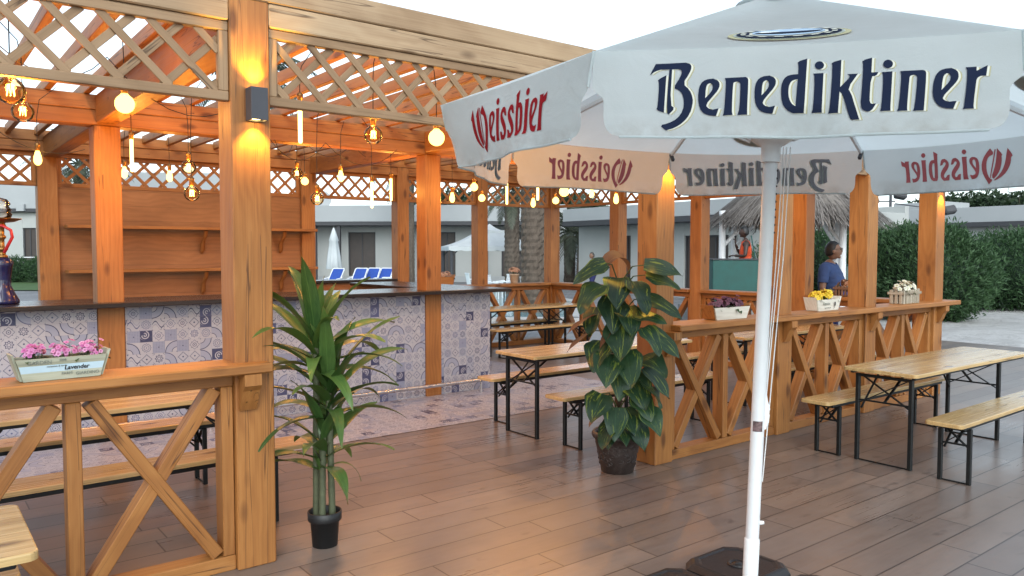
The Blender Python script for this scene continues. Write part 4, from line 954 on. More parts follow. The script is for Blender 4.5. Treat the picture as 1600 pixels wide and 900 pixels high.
F5 = planter('picket_box', 'reddish picket box of peach flowers in front of the man in blue', (9.62, 5.22, 1.1235), R(85), .36, .14, .13, M['brown_picket'], M['petal_peach'], ((-.1, 24), (.02, 24), (.1, 20)), .03, None, .08, .08, True)
F6 = planter('picket_box', 'small pine box of mixed peach flowers at the back rail beyond the bar', (7.20, 11.10, 1.1235), 0, .32, .14, .15, M['pine'], M['petal_peach'], ((-.1, 30), (.04, 34), (.1, 20)), .028, None, .08, .07, False)
F7 = thing('flower_pot', 'little round pot of peach flowers on the back rail before the palm trunks', 'flower pot', (8.74, 11.10, 1.1235), 0, 'flower boxes on the railings')
b = MB(); b.lathe([(.06, 0), (.064, .004), (.085, .15), (.09, .152), (.09, .17), (.08, .17), (.075, .14), (1e-5, .139)], 24); b.build('pot', flat('pot_cream', (.5, .40, .3), .6), F7)
pt = MB(); lv = MB()
for k in range(60):
    u = Vector((random.gauss(0, 1), random.gauss(0, 1), abs(random.gauss(0, 1)) + .2)).normalized(); c = Vector((u.x * .11, u.y * .11, .20 + u.z * .09)); blossom(pt, c, .028, u)
    if k % 2 == 0: lv.tube([(u.x * .03, u.y * .03, .14), c], .002, 4, False)
pt.build('flowers', M['petal_peach'], F7); lv.build('stems', M['leaf_box'], F7)

# ================================================================== HOOKAH ON THE BAR
HK = thing('hookah', 'brass and blue glass hookah with a red hose on the bar top', 'hookah', (.70, 8.10, 1.2525))
b = MB(); b.lathe([(.11, 0), (.122, .006), (.12, .03), (.085, .10), (.06, .16), (.062, .24), (.075, .32), (.085, .36), (.06, .40), (.03, .405)], 28); b.build('glass_base', M['hookah_glass'], HK)
b = MB(); b.lathe([(.032, .40), (.045, .405), (.045, .42), (.028, .43), (.028, .46), (.046, .47), (.046, .485), (.022, .50), (.020, .56), (.034, .575), (.034, .59), (.022, .60), (.022, .66), (.038, .675), (.03, .70), (.026, .71)], 24); b.build('stem', M['brass'], HK)
b = MB(); b.lathe([(.03, .705), (.10, .715), (.155, .74), (.158, .744), (.10, .722), (.03, .712)], 32); b.build('ash_tray', M['brass'], HK)
b = MB(); b.lathe([(.03, .73), (.075, .75), (.085, .78), (.07, .80), (.082, .82), (.06, .85), (.075, .87), (.05, .91), (1e-5, .925)], 24); b.build('wind_cover', M['clear_glass'], HK)
b = MB(); b.tube([Vector((0, 0, .45)) + RGT * .04 - FWD * .03, Vector((0, 0, .50)) + RGT * .08 - FWD * .05, Vector((0, 0, .58)) + RGT * .125 - FWD * .05, Vector((0, 0, .64)) + RGT * .12 - FWD * .06, Vector((0, 0, .68)) + RGT * .06 - FWD * .08, Vector((0, 0, .67)) - RGT * .05 - FWD * .09, Vector((0, 0, .5)) - RGT * .14 - FWD * .09, Vector((0, 0, .2)) - RGT * .2 - FWD * .06, Vector((0, 0, .02)) - RGT * .28], .013, 10); b.build('hose', M['hose_red'], HK)

# ================================================================== HANGING BULBS
def bulb(px, py, D, kind, label):
    l = (px - 800) * D / CF; p = FWD * D + RGT * l; z = hz(py, D)
    t = thing('pendant_bulb', label, 'light bulb', (p.x, p.y, z), 0, 'warm bulbs hanging from the pergola roof')
    top = {'clear': .075, 'frost': .062, 'small': .05, 'st': .07, 'tube': .14}[kind]
    s = MB(); s.lathe([(.013, top - .012), (.019, top - .01), (.019, top + .022), (.022, top + .026), (.022, top + .05), (.012, top + .06), (.004, top + .062)], 14); s.build('socket', M['brass'], t)
    zt = 3.098 - z; xr = round((p.x + .12) / .3) * .3 - .12 - p.x
    c = MB(); pts = [Vector((0, 0, top + .06)), Vector((0, 0, (top + zt) / 2)), Vector((xr * .15, 0, zt - .12)), Vector((xr * .8, 0, zt - .03)), Vector((xr, 0, zt))] if zt > top + .3 else [Vector((0, 0, top + .06)), Vector((0, 0, max(zt, top + .08)))]
    c.tube(pts, .003, 6); c.build('cord', M['black_rubber'], t)
    g = MB()
    if kind == 'clear':
        r = .062; pr = [(1e-5, -r)] + [(r * math.sin(a), -r * math.cos(a)) for a in [math.pi * i / 14 for i in range(1, 12)]] + [(.02, .062), (.017, .078)]
        g.lathe(pr, 20); gl_ = g.build('globe', M['bulb_glass'], t)
        f = MB()
        for k in range(6):
            a0, a1 = k * 1.047, k * 1.047 + .5
            f.tube([(.012 * math.cos(a0), .012 * math.sin(a0), .03), (.017 * math.cos(a1), .017 * math.sin(a1), -.022), (.012 * math.cos(a1 + .5), .012 * math.sin(a1 + .5), .03)], .0022, 5)
        f.build('filament', M['filament_glow'], gl_)
        f = MB(); f.lathe([(.010, .07), (.008, .045), (.004, .03), (.003, -.02)], 10); f.build('filament_stem', M['clear_glass'], gl_)
    elif kind in ('frost', 'small'):
        r = .057 if kind == 'frost' else .045; g.lathe([(1e-5, -r)] + [(r * math.sin(a), -r * math.cos(a)) for a in [math.pi * i / 12 for i in range(1, 11)]] + [(.018, r + .006)], 18); g.build('globe', M['bulb_glow'], t)
    elif kind == 'st':
        g.lathe([(1e-5, -.062), (.015, -.058), (.027, -.042), (.032, -.02), (.030, .005), (.022, .035), (.015, .06)], 16); g.build('globe', M['bulb_glow_small'], t)
    else:
        g.lathe([(1e-5, -.145), (.010, -.142), (.0145, -.132), (.0145, .12), (.012, .135)], 14); g.build('globe', M['tube_glow'], t)
BULB_W = {'clear': 10, 'frost': 22, 'small': 17, 'st': 17, 'tube': 20}
_bulb = bulb
def bulb(px, py, D, kind, label):
    _bulb(px, py, D, kind, label); t = [o for o in COL.objects if o.get('label') == label][0]
    ld = bpy.data.lights.new('bulb_light', 'POINT'); ld.energy = BULB_W[kind]; ld.color = (1.0, .415, .07); ld.shadow_soft_size = .03
    lo = bpy.data.objects.new('bulb_light', ld); COL.objects.link(lo); lo.parent = t; lo.location = (0, 0, -.02)
for a in ((25, 145, 3.62, 'clear', 'biggest clear globe bulb, hanging under the left lattice at the photo edge'),
          (43, 177, 4.75, 'clear', 'smaller clear globe bulb hanging just below the biggest one at the left edge'),
          (201, 165, 4.8, 'frost', 'bright glowing globe bulb under the left lattice, left of the front post'),
          (472, 193, 5.4, 'tube', 'glowing tube bulb hanging just right of the grey post lamp'),
          (585, 213, 5.3, 'clear', 'large clear globe bulb under the middle of the front lattice'),
          (683, 217, 5.55, 'frost', 'bright glowing globe bulb at the left tip of the parasol'),
          (64, 248, 6.6, 'st', 'teardrop bulb in front of the back post at the far left'),
          (210, 243, 6.6, 'tube', 'tube bulb hanging over the bar right of the left bar post'),
          (198, 270, 8.3, 'st', 'teardrop bulb low behind the tube bulb beside the left bar post'),
          (268, 276, 8.5, 'st', 'teardrop bulb in front of the lattice above the shelves'),
          (298, 262, 7.0, 'clear', 'upper one of two clear globes close above each other before the shelves'),
          (302, 303, 6.4, 'clear', 'lower one of two clear globes close above each other before the shelves'),
          (466, 272, 8.6, 'clear', 'small clear globe right of the front post, above the shelf end'),
          (478, 284, 9.4, 'small', 'small bright globe just right of the clear globe above the shelf end'),
          (497, 311, 7.4, 'clear', 'clear globe hanging lowest, in front of the post at the shelf end'),
          (534, 276, 8.4, 'st', 'teardrop bulb over the loungers, left of two tube bulbs'),
          (582, 304, 8.2, 'tube', 'long tube bulb hanging lowest over the bar before the villa'),
          (612, 296, 9.6, 'tube', 'thin tube bulb beside the back post, right of the lower tube'),
          (707, 309, 9.4, 'st', 'teardrop bulb right of the bar post, glowing before the lattice'),
          (741, 293, 9.0, 'small', 'upper bright globe of the pair at the slim back post'),
          (753, 310, 10.2, 'small', 'lower bright globe of the pair at the slim back post'),
          (792, 302, 9.8, 'tube', 'short looking tube bulb in front of the thin palm trunk'),
          (833, 317, 10.4, 'st', 'teardrop bulb hanging lowest before the thick palm trunk'),
          (840, 293, 8.6, 'tube', 'tube bulb coming out from under the parasol valance'),
          (868, 314, 10.6, 'small', 'lower bright globe at the back corner post'),
          (881, 300, 9.2, 'frost', 'bigger bright globe just right of the back corner post'),
          (924, 302, 10.2, 'st', 'teardrop bulb in front of the right part of the back lattice'),
          (962, 311, 9.4, 'st', 'teardrop bulb in front of the post left of the climbing plant'),
          (1085, 294, 10.2, 'clear', 'clear globe half hidden by the parasol valance right of the plant post'),
          (1126, 297, 9.8, 'small', 'bright globe over the thatched hut left of the parasol pole'),
          (1310, 288, 9.6, 'small', 'bulb mostly hidden by the parasol valance, right of the pole')):
    bulb(*a)
# swagged cables between the bulbs
def cable(pts, label, sag=.25):
    b = MB(); P = []
    for (a, c) in zip(pts, pts[1:]):
        a = Vector(a); c = Vector(c)
        for i in range(9):
            t = i / 8; P.append(a.lerp(c, t) - Vector((0, 0, sag * 4 * t * (1 - t))))
    b.tube(P, .0032, 6); tag(b.build('light_cable', M['black_rubber'], None), label, 'cable', 'cables of the hanging bulbs')
cable([(.2, 4.9, 3.1), (1.2, 6.2, 3.09), (2.4, 6.6, 3.05)], 'long dark cable sagging from the left lattice over the bar front', .3)
cable([(2.4, 6.6, 3.05), (2.9, 7.6, 2.83), (3.5, 7.6, 2.83), (4.4, 7.7, 2.84)], 'dark cable looping along the beam over the bar', .2)
cable([(3.0, 7.7, 2.83), (3.6, 8.6, 3.08), (4.6, 9.2, 3.08), (5.6, 9.4, 3.08)], 'dark cable sagging behind the bar beam towards the back lattice', .22)
cable([(5.4, 7.7, 2.84), (6.2, 8.2, 3.08), (7.2, 8.6, 3.08), (8.2, 9.2, 3.08)], 'dark cable under the roof right of the second bar post', .2)
cable([(-.1, 6.0, 3.1), (.5, 7.7, 2.85), (1.3, 7.72, 2.6)], 'pale orange lit cable hanging beside the left bar post', .15)
# ================================================================== BUILDINGS BEYOND
def frame_thing(name, label, cat, px0, D0, px1, D1, z=-.16, group=None):
    a, c = far(px0, D0), far(px1, D1); d = c - a
    t = thing(name, label, cat, (a.x, a.y, z), math.atan2(d.y, d.x), group); return t, d.length
def bx(t, nm, mat, x0, x1, y0, y1, z0, z1, ax='x'):
    b = MB(); b.box((x0, y0, z0), (x1, y1, z1), ax, .01); return b.build(nm, M[mat], t)
def villa(label, px0, D0, px1, D1, H, doors, posts=(), eave=3.3, proj=1.6, depth=9, wallm='wall_cream', win=()):
    t, L = frame_thing('villa', label, 'building', px0, D0, px1, D1)
    X = lambda f: f * L
    # wall with real door openings: piers and lintels
    b = MB(); xs = sorted(doors); x = 0
    for (f0, f1, h) in xs:
        b.box((x, 0, 0), (X(f0), .3, eave + .2), 'x', .01); b.box((X(f0), .001, h), (X(f1), .299, eave + .199), 'x', .01); x = X(f1)
    b.box((x, 0, 0), (L, .3, eave + .2), 'x', .01)
    b.box((0, .31, 0), (.3, depth, H - .3), 'x', .01); b.box((L - .3, .31, 0), (L, depth, H - .3), 'x', .01); b.box((0, depth, 0), (L, depth + .3, H), 'x', .01)
    b.build('wall', M[wallm], t)
    bx(t, 'roof', wallm, .31, L - .31, .31, depth - .01, H - .5, H - .32)
    bx(t, 'parapet', 'wall_grey' if wallm == 'wall_cream' else wallm, -.05, L + .05, -proj, .1, eave + .22, H)
    bx(t, 'fascia', 'fascia_dark', -.06, L + .06, -proj - .03, -.01, eave, eave + .215)
    bx(t, 'plinth', 'wall_grey', 0, L, -.06, -.004, 0, .35)
    for (f0, f1, h) in xs:
        d = bx(t, 'door', 'door_brown', X(f0) + .06, X(f1) - .06, .14, .2, .02, h - .06)
        m = MB(); xm = (X(f0) + X(f1)) / 2
        m.box((X(f0), .09, 0), (X(f0) + .06, .16, h), 'z'); m.box((X(f1) - .06, .09, 0), (X(f1), .16, h), 'z'); m.box((X(f0) + .06, .09, h - .06), (X(f1) - .06, .16, h), 'x'); m.box((xm - .03, .10, .02), (xm + .03, .139, h - .06), 'z')
        m.build('door_frame', M['fascia_dark'], d)
    for f in posts: bx(t, 'porch_post', 'fascia_dark', X(f) - .11, X(f) + .11, -proj + .1, -proj + .32, 0, eave - .002, 'z')
    return t
V1 = villa('long low grey villa with flat parapet roof and dark porch behind the loungers', 395, 47, 884, 45.5, 4.45,
           [(.03, .07, 2.85), (.313, .40, 2.95), (.60, .655, 2.95), (.80, .865, 2.95)], (.23, .305, .525, .76, .93))
bx(V1, 'pilaster', 'wall_cream', 18.35, 18.75, -1.9, -1.62, 0, 4.0, 'z')
b = MB(); b.lathe([(1e-5, 0), (.25, .03), (.46, .12), (.6, .25)], 20); dsh = b.build('satellite_dish', M['wall_grey'], V1); dsh.location = (4.45, -.6, 4.75); dsh.rotation_euler = (R(65), 0, R(20))
b = MB(); b.tube([(4.45, -.5, 4.4), (4.45, -.5, 4.75)], .03, 6); b.build('dish_post', M['fascia_dark'], V1)
b = MB(); b.tube([(9.2, 1, 4.3), (9.2, 1, 7.2)], .02, 6); b.build('antenna', M['fascia_dark'], V1)
V2 = villa('pale plastered villa with slanting roof line behind the plant post', 904, 36, 1200, 27.5, 3.72, [(.27, .33, 2.5), (.62, .69, 2.45), (.70, .83, 2.45)], (.31,), 2.95, .9)
V3 = villa('white two storey house beyond the lawn at the far left', -120, 50, 108, 50, 6.1, [(.10, .19, 3.3), (.69, .78, 3.3)], (), 4.3, .35)
bx(V3, 'wall_light', 'wall_grey', 6.4, 6.9, -.55, -.36, 4.35, 4.8)
V4 = villa('grey block seen over the bar shelves through the back lattice', 150, 41, 372, 42, 5.95, [(.4, .5, 2.6)], (), 4.2, .4, 8, 'wall_grey')
V5 = villa('cream flat roofed building rising behind the tall green hedge', 1372, 42, 1760, 33, 3.95, [(.3, .36, 2.4)], (), 3.0, .5, 8)
bx(V5, 'roof_step', 'wall_grey', .5, 3.2, .5, 3.0, 3.4, 4.35)

# low hedge and rail on the lawn
# ================================================================== POOL FURNITURE
def tubes(nm, mat, t, paths, r=.025, n=8):
    b = MB()
    for p in paths: b.tube(p, r, n)
    return b.build(nm, M[mat], t)
def lounger(loc, rz, label):
    t = thing('sun_lounger', label, 'sun lounger', loc, rz, 'blue sun loungers by the pool')
    # long axis along y (feet towards -y), raised back at +y
    fr = []
    for s in (-1, 1): fr.append([(s * .31, -1.15, .36), (s * .31, .25, .36), (s * .31, .72, .98), (s * .27, .78, 1.03)]); fr.append([(s * .33, -1.0, 0), (s * .33, -.85, .36)]); fr.append([(s * .33, .45, 0), (s * .33, .25, .36)]); fr.append([(s * .35, -.1, .36), (s * .36, .02, .56), (s * .36, .42, .60), (s * .33, .5, .66)])
    fr.append([(-.27, .78, 1.03), (.27, .78, 1.03)]); fr.append([(-.31, -1.15, .36), (.31, -1.15, .36)])
    tubes('frame', 'white_plastic', t, fr, .028)
    b = MB(); b.bar((0, -1.12, .37), (0, .24, .37), .56, .02); b.build('seat', M['lounger_blue'], t)
    b = MB(); b.bar((0, .26, .385), (0, .755, 1.005), .56, .02, (0, -1, 1)); b.build('backrest', M['lounger_blue'], t); return t
az = CYAW - math.pi / 2
L0 = lounger(far(515, 35.5, -.16), az + math.pi - .35 + math.pi, 'blue lounger on its own beside the closed parasol, a towel on it')
for px, D, lab in ((553, 36, 'first of three blue loungers standing close together by the pool'), (573.5, 36.3, 'middle of three blue loungers standing close together by the pool'), (594, 36.3, 'last of three blue loungers standing together, beside the slim post')):
    dup(L0, far(px, D, -.16), az + math.pi * 2 - .3, lab)
tw = thing('towel', 'white and blue towel thrown over the single lounger by the pool', 'towel', far(514, 35.0, -.16 + .40), az)
b = MB(); b.grid(lambda u, v: ((u - .5) * .75, (v - .5) * .5, .12 + .09 * mnoise.noise(Vector((u * 4, v * 4, 1))) - .25 * max(0, abs(u - .5) - .38)), 14, 10); b.build('cloth', M['shirt_white'], tw, .02)
# closed parasol
CP = thing('closed_parasol', 'closed white sun umbrella standing before the villa porch by the pool', 'parasol', far(522, 37.5, -.16))
tubes('pole', 'fascia_dark', CP, [[(0, 0, 0), (0, 0, 2.75)]], .03)
b = MB(); b.lathe([(.34, .98), (.36, 1.0), (.30, 1.6), (.20, 2.3), (.24, 2.34), (.12, 2.72), (.03, 2.95), (1e-5, 2.97)], 32, f=lambda a, z: 1 + .14 * math.cos(8 * a) * (1 - (z - .98) / 2)); b.build('folded_canopy', M['canvas_white'], CP)
b = MB(); b.lathe([(.3, 0), (.3, .07), (.06, .09), (.05, .3)], 20); b.build('base', M['wall_grey'], CP)
# gazebo
GZ = thing('pavilion_tent', 'white peaked garden pavilion with two tier canopy on dark posts', 'pavilion', far(765, 37, -.16), az + .18)
W2 = 2.15; b = MB()
def pyr(b, r, z0, r1, z1, val):
    P = [Vector((-r, -r, z0)), Vector((r, -r, z0)), Vector((r, r, z0)), Vector((-r, r, z0))]; Q = [Vector((-r1, -r1, z1)), Vector((r1, -r1, z1)), Vector((r1, r1, z1)), Vector((-r1, r1, z1))]
    for i in range(4):
        a, c, d, e = P[i], P[(i + 1) % 4], Q[(i + 1) % 4], Q[i]
        b.grid(lambda u, v: a.lerp(c, u).lerp(e.lerp(d, u), v) - Vector((0, 0, .10 * math.sin(math.pi * v))), 8, 6)
        b.grid(lambda u, v: a.lerp(c, u) - Vector((0, 0, v * (val + .05 * abs(math.sin(u * 25))))), 48, 2)
pyr(b, W2, 2.05, .55, 2.78, .16); pyr(b, .72, 2.80, .02, 3.12, .10); b.build('canopy', M['canvas_white'], GZ)
for sx in (-1, 1):
    for sy in (-1, 1):
        tubes('post', 'fascia_dark', GZ, [[(sx * 2.0, sy * 2.0, 0), (sx * 2.0, sy * 2.0, 2.08)]], .07); tubes('corner_bracket', 'fascia_dark', GZ, [[(sx * 2.0, sy * 2.0, 1.6), (sx * 1.6, sy * 2.0, 2.03)], [(sx * 2.0, sy * 2.0, 1.6), (sx * 2.0, sy * 1.6, 2.03)]], .03, 6)
def garden_chair(loc, rz, label):
    t = thing('garden_chair', label, 'chair', loc, rz, 'white garden chairs by the pool')
    b = MB(); b.bar((0, -.22, .42), (0, .22, .42), .46, .04); b.build('seat', M['white_plastic'], t)
    for sx in (-1, 1):
        for sy in (-1, 1): tubes('leg', 'white_plastic', t, [[(sx * .22, sy * .22, 0), (sx * .21, sy * .20, .62 if sy < 0 else .45)]], .022, 6)
        tubes('armrest', 'white_plastic', t, [[(sx * .23, -.22, .63), (sx * .24, .2, .66)]], .028, 6)
    b = MB()
    for k in range(5): b.bar((-.18 + .09 * k, .21, .42), (-.18 + .09 * k, .30, .9), .05, .02, (0, 1, 0))
    b.bar((-.24, .30, .9), (.24, .30, .9), .03, .06); b.build('backrest', M['white_plastic'], t); return t
C0 = garden_chair(far(774, 30, -.16), az + 1.2, 'white plastic chair beside the thin palm trunk, the left one')
dup(C0, far(787, 31, -.16), az - 1.0, 'white plastic chair right against the thin palm trunk'); dup(C0, far(740, 33, -.16), az + 2.0, 'white plastic chair behind the slim back post under the pavilion')
GT = thing('side_table', 'low white side table beside the loungers near the slim post', 'table', far(615, 36, -.16), az)
b = MB(); b.bar((-.5, 0, .62), (.5, 0, .62), .6, .05); b.build('top', M['white_plastic'], GT)
for sx in (-1, 1):
    for sy in (-1, 1): tubes('leg', 'white_plastic', GT, [[(sx * .42, sy * .22, 0), (sx * .42, sy * .22, .6)]], .03, 6)

# ================================================================== PALMS, TREES, HEDGES
def palm(label, px, D, r, H, nf, fl, seed, lean=(0, 0), base=-.16):
    random.seed(seed); t = thing('palm_tree', label, 'palm tree', far(px, D, base)); b = MB()
    n, m = 22, int(H / .10)
    vs = []; fs = []; gs = []
    for j in range(m + 1):
        z = H * j / m; rr = r * (1.12 - .12 * min(1, z / .8)) * (1 if z < H - .6 else 1 + .25 * (z - H + .6))
        for i in range(n):
            a = 2 * math.pi * i / n
            ph = (a * 7 / (2 * math.pi) + j / 4.0 * .5) % 1; row = (j / 2.0) % 1
            k = rr * (.90 + .17 * (1 - row) * (1 - abs(2 * ((a * 9 / (2 * math.pi) + (j // 2) * .5) % 1) - 1) ** 2) + ru(-.015, .015))
            vs.append((k * math.cos(a) + lean[0] * z, k * math.sin(a) + lean[1] * z, z)); gs.append((z * .5 + row * .5, a, ph))
    for j in range(m):
        for i in range(n): q = (i + 1) % n; fs.append((j * n + i, j * n + q, j * n + n + q, j * n + n + i))
    b.add(vs, fs, gs, False); b.build('trunk', M['palm_bark'], t)
    lf = MB(); top = Vector((lean[0] * H, lean[1] * H, H))
    for k in range(nf):
        az_ = k * 2.399 + ru(-.3, .3); q = k / nf; el = R(75) - R(120) * q + ru(-.1, .1); L = fl * ru(.85, 1.1)
        p = Vector(top) + Vector((0, 0, .2)); d = Vector((math.cos(az_) * math.cos(el), math.sin(az_) * math.cos(el), math.sin(el))); N_ = 26; pts = [p]
        for i in range(N_):
            d = (d + Vector((0, 0, -.035 * (1 + i * .05)))).normalized(); p = p + d * (L / N_); pts.append(p)
            if i > 2:
                sd = d.cross(Vector((0, 0, 1))).normalized(); ll = .62 * math.sin(math.pi * (i / N_) ** .7) * fl / 3.2 + .08
                for s in (-1, 1):
                    e = (sd * s * .85 + d * .65 + Vector((0, 0, -.35 + ru(-.1, .1)))).normalized(); c = pts[-1]; w_ = d * .028; z_ = rnd() * 40
                    lf.add([c - w_, c + e * ll * .55 - w_ * 1.1, c + e * ll, c + e * ll * .55 + w_ * 1.1, c + w_], [(0, 1, 2, 3, 4)], [(0, -.5, z_), (.5, -.5, z_), (1, 0, z_), (.5, .5, z_), (0, .5, z_)])
        lf.tube(pts, [.03 * (1 - i / (N_ + 4)) for i in range(N_ + 1)], 4)
    lf.build('crown', M['leaf_palm'], t); random.seed(seed + 5); return t
palm('thin palm trunk left of the thick one, rising beside the white chairs', 800, 33, .32, 4.3, 22, 2.0, 3)
palm('thick shaggy palm trunk close behind the back railing', 834, 23.5, .39, 5.0, 24, 2.0, 4)
palm('slim grey palm trunk half hidden behind a back post, by the villa', 643, 40, .16, 6.5, 24, 3.0, 5)
palm('tall palm whose crown shows through the upper lattice beside the front post', 395, 21, .2, 6.3, 40, 2.1, 6)
palm('short dark palm in the gap between the two villas', 890, 39, .28, 2.6, 34, 2.6, 7)
palm('palm behind the grey block, its fronds above the shelf wall', 128, 36, .25, 5.6, 30, 2.6, 8)
def foliage(b, n, cen, rad, size, asp, seed, up=.2, lump=.28, zmin=-1.0, shell=.55):
    random.seed(seed); o = Vector((rnd() * 90, rnd() * 90, rnd() * 90)); c = Vector(cen)
    for i in range(n):
        u = Vector((random.gauss(0, 1), random.gauss(0, 1), random.gauss(0, 1))).normalized()
        if u.z < zmin: u.z = -u.z
        k = 1 + lump * mnoise.noise(u * 1.9 + o) + lump * .6 * mnoise.noise(u * 5 + o); q = k * (shell + (1 - shell) * rnd() ** .45) * (1 + .07 * random.gauss(0, 1))
        p = c + Vector((u.x * rad[0] * q, u.y * rad[1] * q, u.z * rad[2] * q))
        d = (u * .5 + Vector((random.gauss(0, .6), random.gauss(0, .6), random.gauss(0, .5) + up))).normalized(); s = d.orthogonal().normalized(); s = Matrix.Rotation(rnd() * 6.28, 3, d) @ s
        L = size * ru(.6, 1.4); w = L * asp; z = rnd() * 40
        b.add([p, p + d * L * .5 + s * w, p + d * L, p + d * L * .5 - s * w], [(0, 1, 2, 3)], [(0, 0, z), (.5, .9, z), (1, 0, z), (.5, -.9, z)])
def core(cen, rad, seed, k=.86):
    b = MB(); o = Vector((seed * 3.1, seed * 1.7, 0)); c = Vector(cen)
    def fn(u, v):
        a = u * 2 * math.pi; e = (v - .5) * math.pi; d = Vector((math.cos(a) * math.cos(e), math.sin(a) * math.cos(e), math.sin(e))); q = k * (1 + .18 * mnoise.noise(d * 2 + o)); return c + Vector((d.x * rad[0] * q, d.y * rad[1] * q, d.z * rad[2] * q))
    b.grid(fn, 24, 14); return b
leafcore = flat('core_shade_green', (.012, .030, .014), .9, 0, .5, 12)  # dark green of the solid core, painted as the shade deep inside the shrubs
def shrub(label, px, D, rx, ry, H, n, seed, size=.14, name='hedge_shrub', cat='shrub', grp='tall green shrubs beyond the sand'):
    t = thing(name, label, cat, far(px, D, -.12), az, grp)
    b = MB(); foliage(b, n, (0, 0, H * .48), (rx, ry, H * .55), size, .13, seed, .55, .11, -1, .78)
    b.v = [(x, y, max(z, .02)) for x, y, z in b.v]; b.build('leaves', M['leaf_hedge'], t)
    c = core((0, 0, H * .47), (rx, ry, H * .52), seed, .82); c.v = [(x, y, max(z, .01)) for x, y, z in c.v]; c.build('dark_core', leafcore, t)  # closed dark body behind the leaves, shade put into its colour
    for k in range(3): tubes('stem', 'palm_bark', t, [[(ru(-.3, .3) * rx, ru(-.3, .3) * ry, 0), (ru(-.3, .3) * rx, ru(-.3, .3) * ry, H * .5)]], .05, 6)
    return t
shrub('big rounded green shrub at the edge of the sand right of the corner post', 1452, 20.5, 1.5, 1.45, 2.40, 19000, 21)
shrub('green shrub reaching the right edge of the photo', 1600, 24, 2.0, 1.7, 2.35, 19000, 22)
shrub('green shrub behind the white picket box, left of the corner post', 1392, 23.5, 1.7, 1.5, 2.45, 15000, 23)
shrub('dark green shrub behind the man in blue', 1318, 26, 2.0, 1.5, 2.6, 13000, 24)
shrub('shrub in the gap between the two big rounded ones', 1530, 28, 2.1, 1.5, 2.0, 12000, 25)
shrub('shrub behind the green booth, below the thatched roof', 1250, 28, 2.0, 1.3, 2.5, 9000, 26)
for i, (px, D) in enumerate(((-70, 45), (-25, 45), (22, 45.2), (68, 45))): shrub('low clipped hedge plant on the lawn before the white house, %s' % ('leftmost outside', 'second from the left', 'beside the hookah', 'nearest the back post')[i], px, D, 1.0, .8, 1.35, 4200, 31 + i, .15, 'clipped_shrub', 'shrub', 'clipped hedge plants on the lawn')
RL = thing('garden_rail', 'thin white rail before the clipped hedge at the far left', 'railing', far(-100, 47, -.16), az)
tubes('top_rail', 'white_paint', RL, [[(0, 0, 1.45), (8.5, 0, 1.45)]], .035, 6); tubes('lower_rail', 'white_paint', RL, [[(0, 0, 1.1), (8.5, 0, 1.1)]], .02, 6)
for k in range(6): tubes('post', 'white_paint', RL, [[(k * 1.6 + .1, 0, 0), (k * 1.6 + .1, 0, 1.45)]], .03, 6)
def tree(label, px, D, H, cr, n, seed, size=.28):
    random.seed(seed); t = thing('leafy_tree', label, 'tree', far(px, D, -.16), 0, 'dark trees behind the buildings'); tr = MB()
    tr.tube([(0, 0, 0), (.1, .05, H * .3), (.0, .1, H * .55)], [.22, .17, .12], 10)
    for k in range(8):
        a = k * .9; e = Vector((math.cos(a) * cr[0] * .6, math.sin(a) * cr[1] * .6, H * ru(.6, .85))); tr.tube([(0, .05, H * ru(.3, .5)), e * .5 + Vector((0, 0, H * .25)), e], [.09, .06, .025], 6)
    tr.build('trunk', M['palm_bark'], t); b = MB()
    for k in range(7):
        a = k * 2.4; foliage(b, n // 7, (math.cos(a) * cr[0] * .5 * (k > 0), math.sin(a) * cr[1] * .5 * (k > 0), H * .66 + ru(-.12, .14) * H), (cr[0] * .6, cr[1] * .6, cr[2] * .6), size, .3, seed + k, .1, .3, -1, .35)
    b.build('crown', M['leaf_tree'], t); return t
for i, (px, D, H, c, lab) in enumerate(((1500, 52, 5.6, (3.2, 3, 1.9), 'dark tree over the cream building, just right of the corner post'), (1585, 50, 6.0, (3.4, 3, 2.1), 'dark tree over the cream building at the right edge'), (1660, 50, 6.2, (3.4, 3, 2.2), 'dark tree beyond the right edge of the cream building'),
                                       (905, 58, 6.8, (3.0, 3, 1.8), 'tree behind the gap between the villas'), (690, 62, 7.4, (3.4, 3, 1.8), 'tree peeping over the long villa roof'))):
    tree(lab, px, D, H, c, 9000, 51 + i)
random.seed(99)
# far low hills / town line
hl = MB(); P = []
for i in range(41):
    px = -200 + i * 50; D = 420; P.append((far(px, D), hz(391, D) + 16 + 9 * mnoise.noise(Vector((i * .31, 0, 2)))))
for (a, ha), (c, hc) in zip(P, P[1:]):
    back = FWD * 60
    hl.add([(a.x, a.y, -.2), (c.x, c.y, -.2), (c.x, c.y, hc), (a.x, a.y, ha), (a.x + back.x, a.y + back.y, ha), (c.x + back.x, c.y + back.y, hc)], [(0, 1, 2, 3), (3, 2, 5, 4)])
struct(hl.build('hills', flat('hill_haze', (.24, .27, .30), .95)))
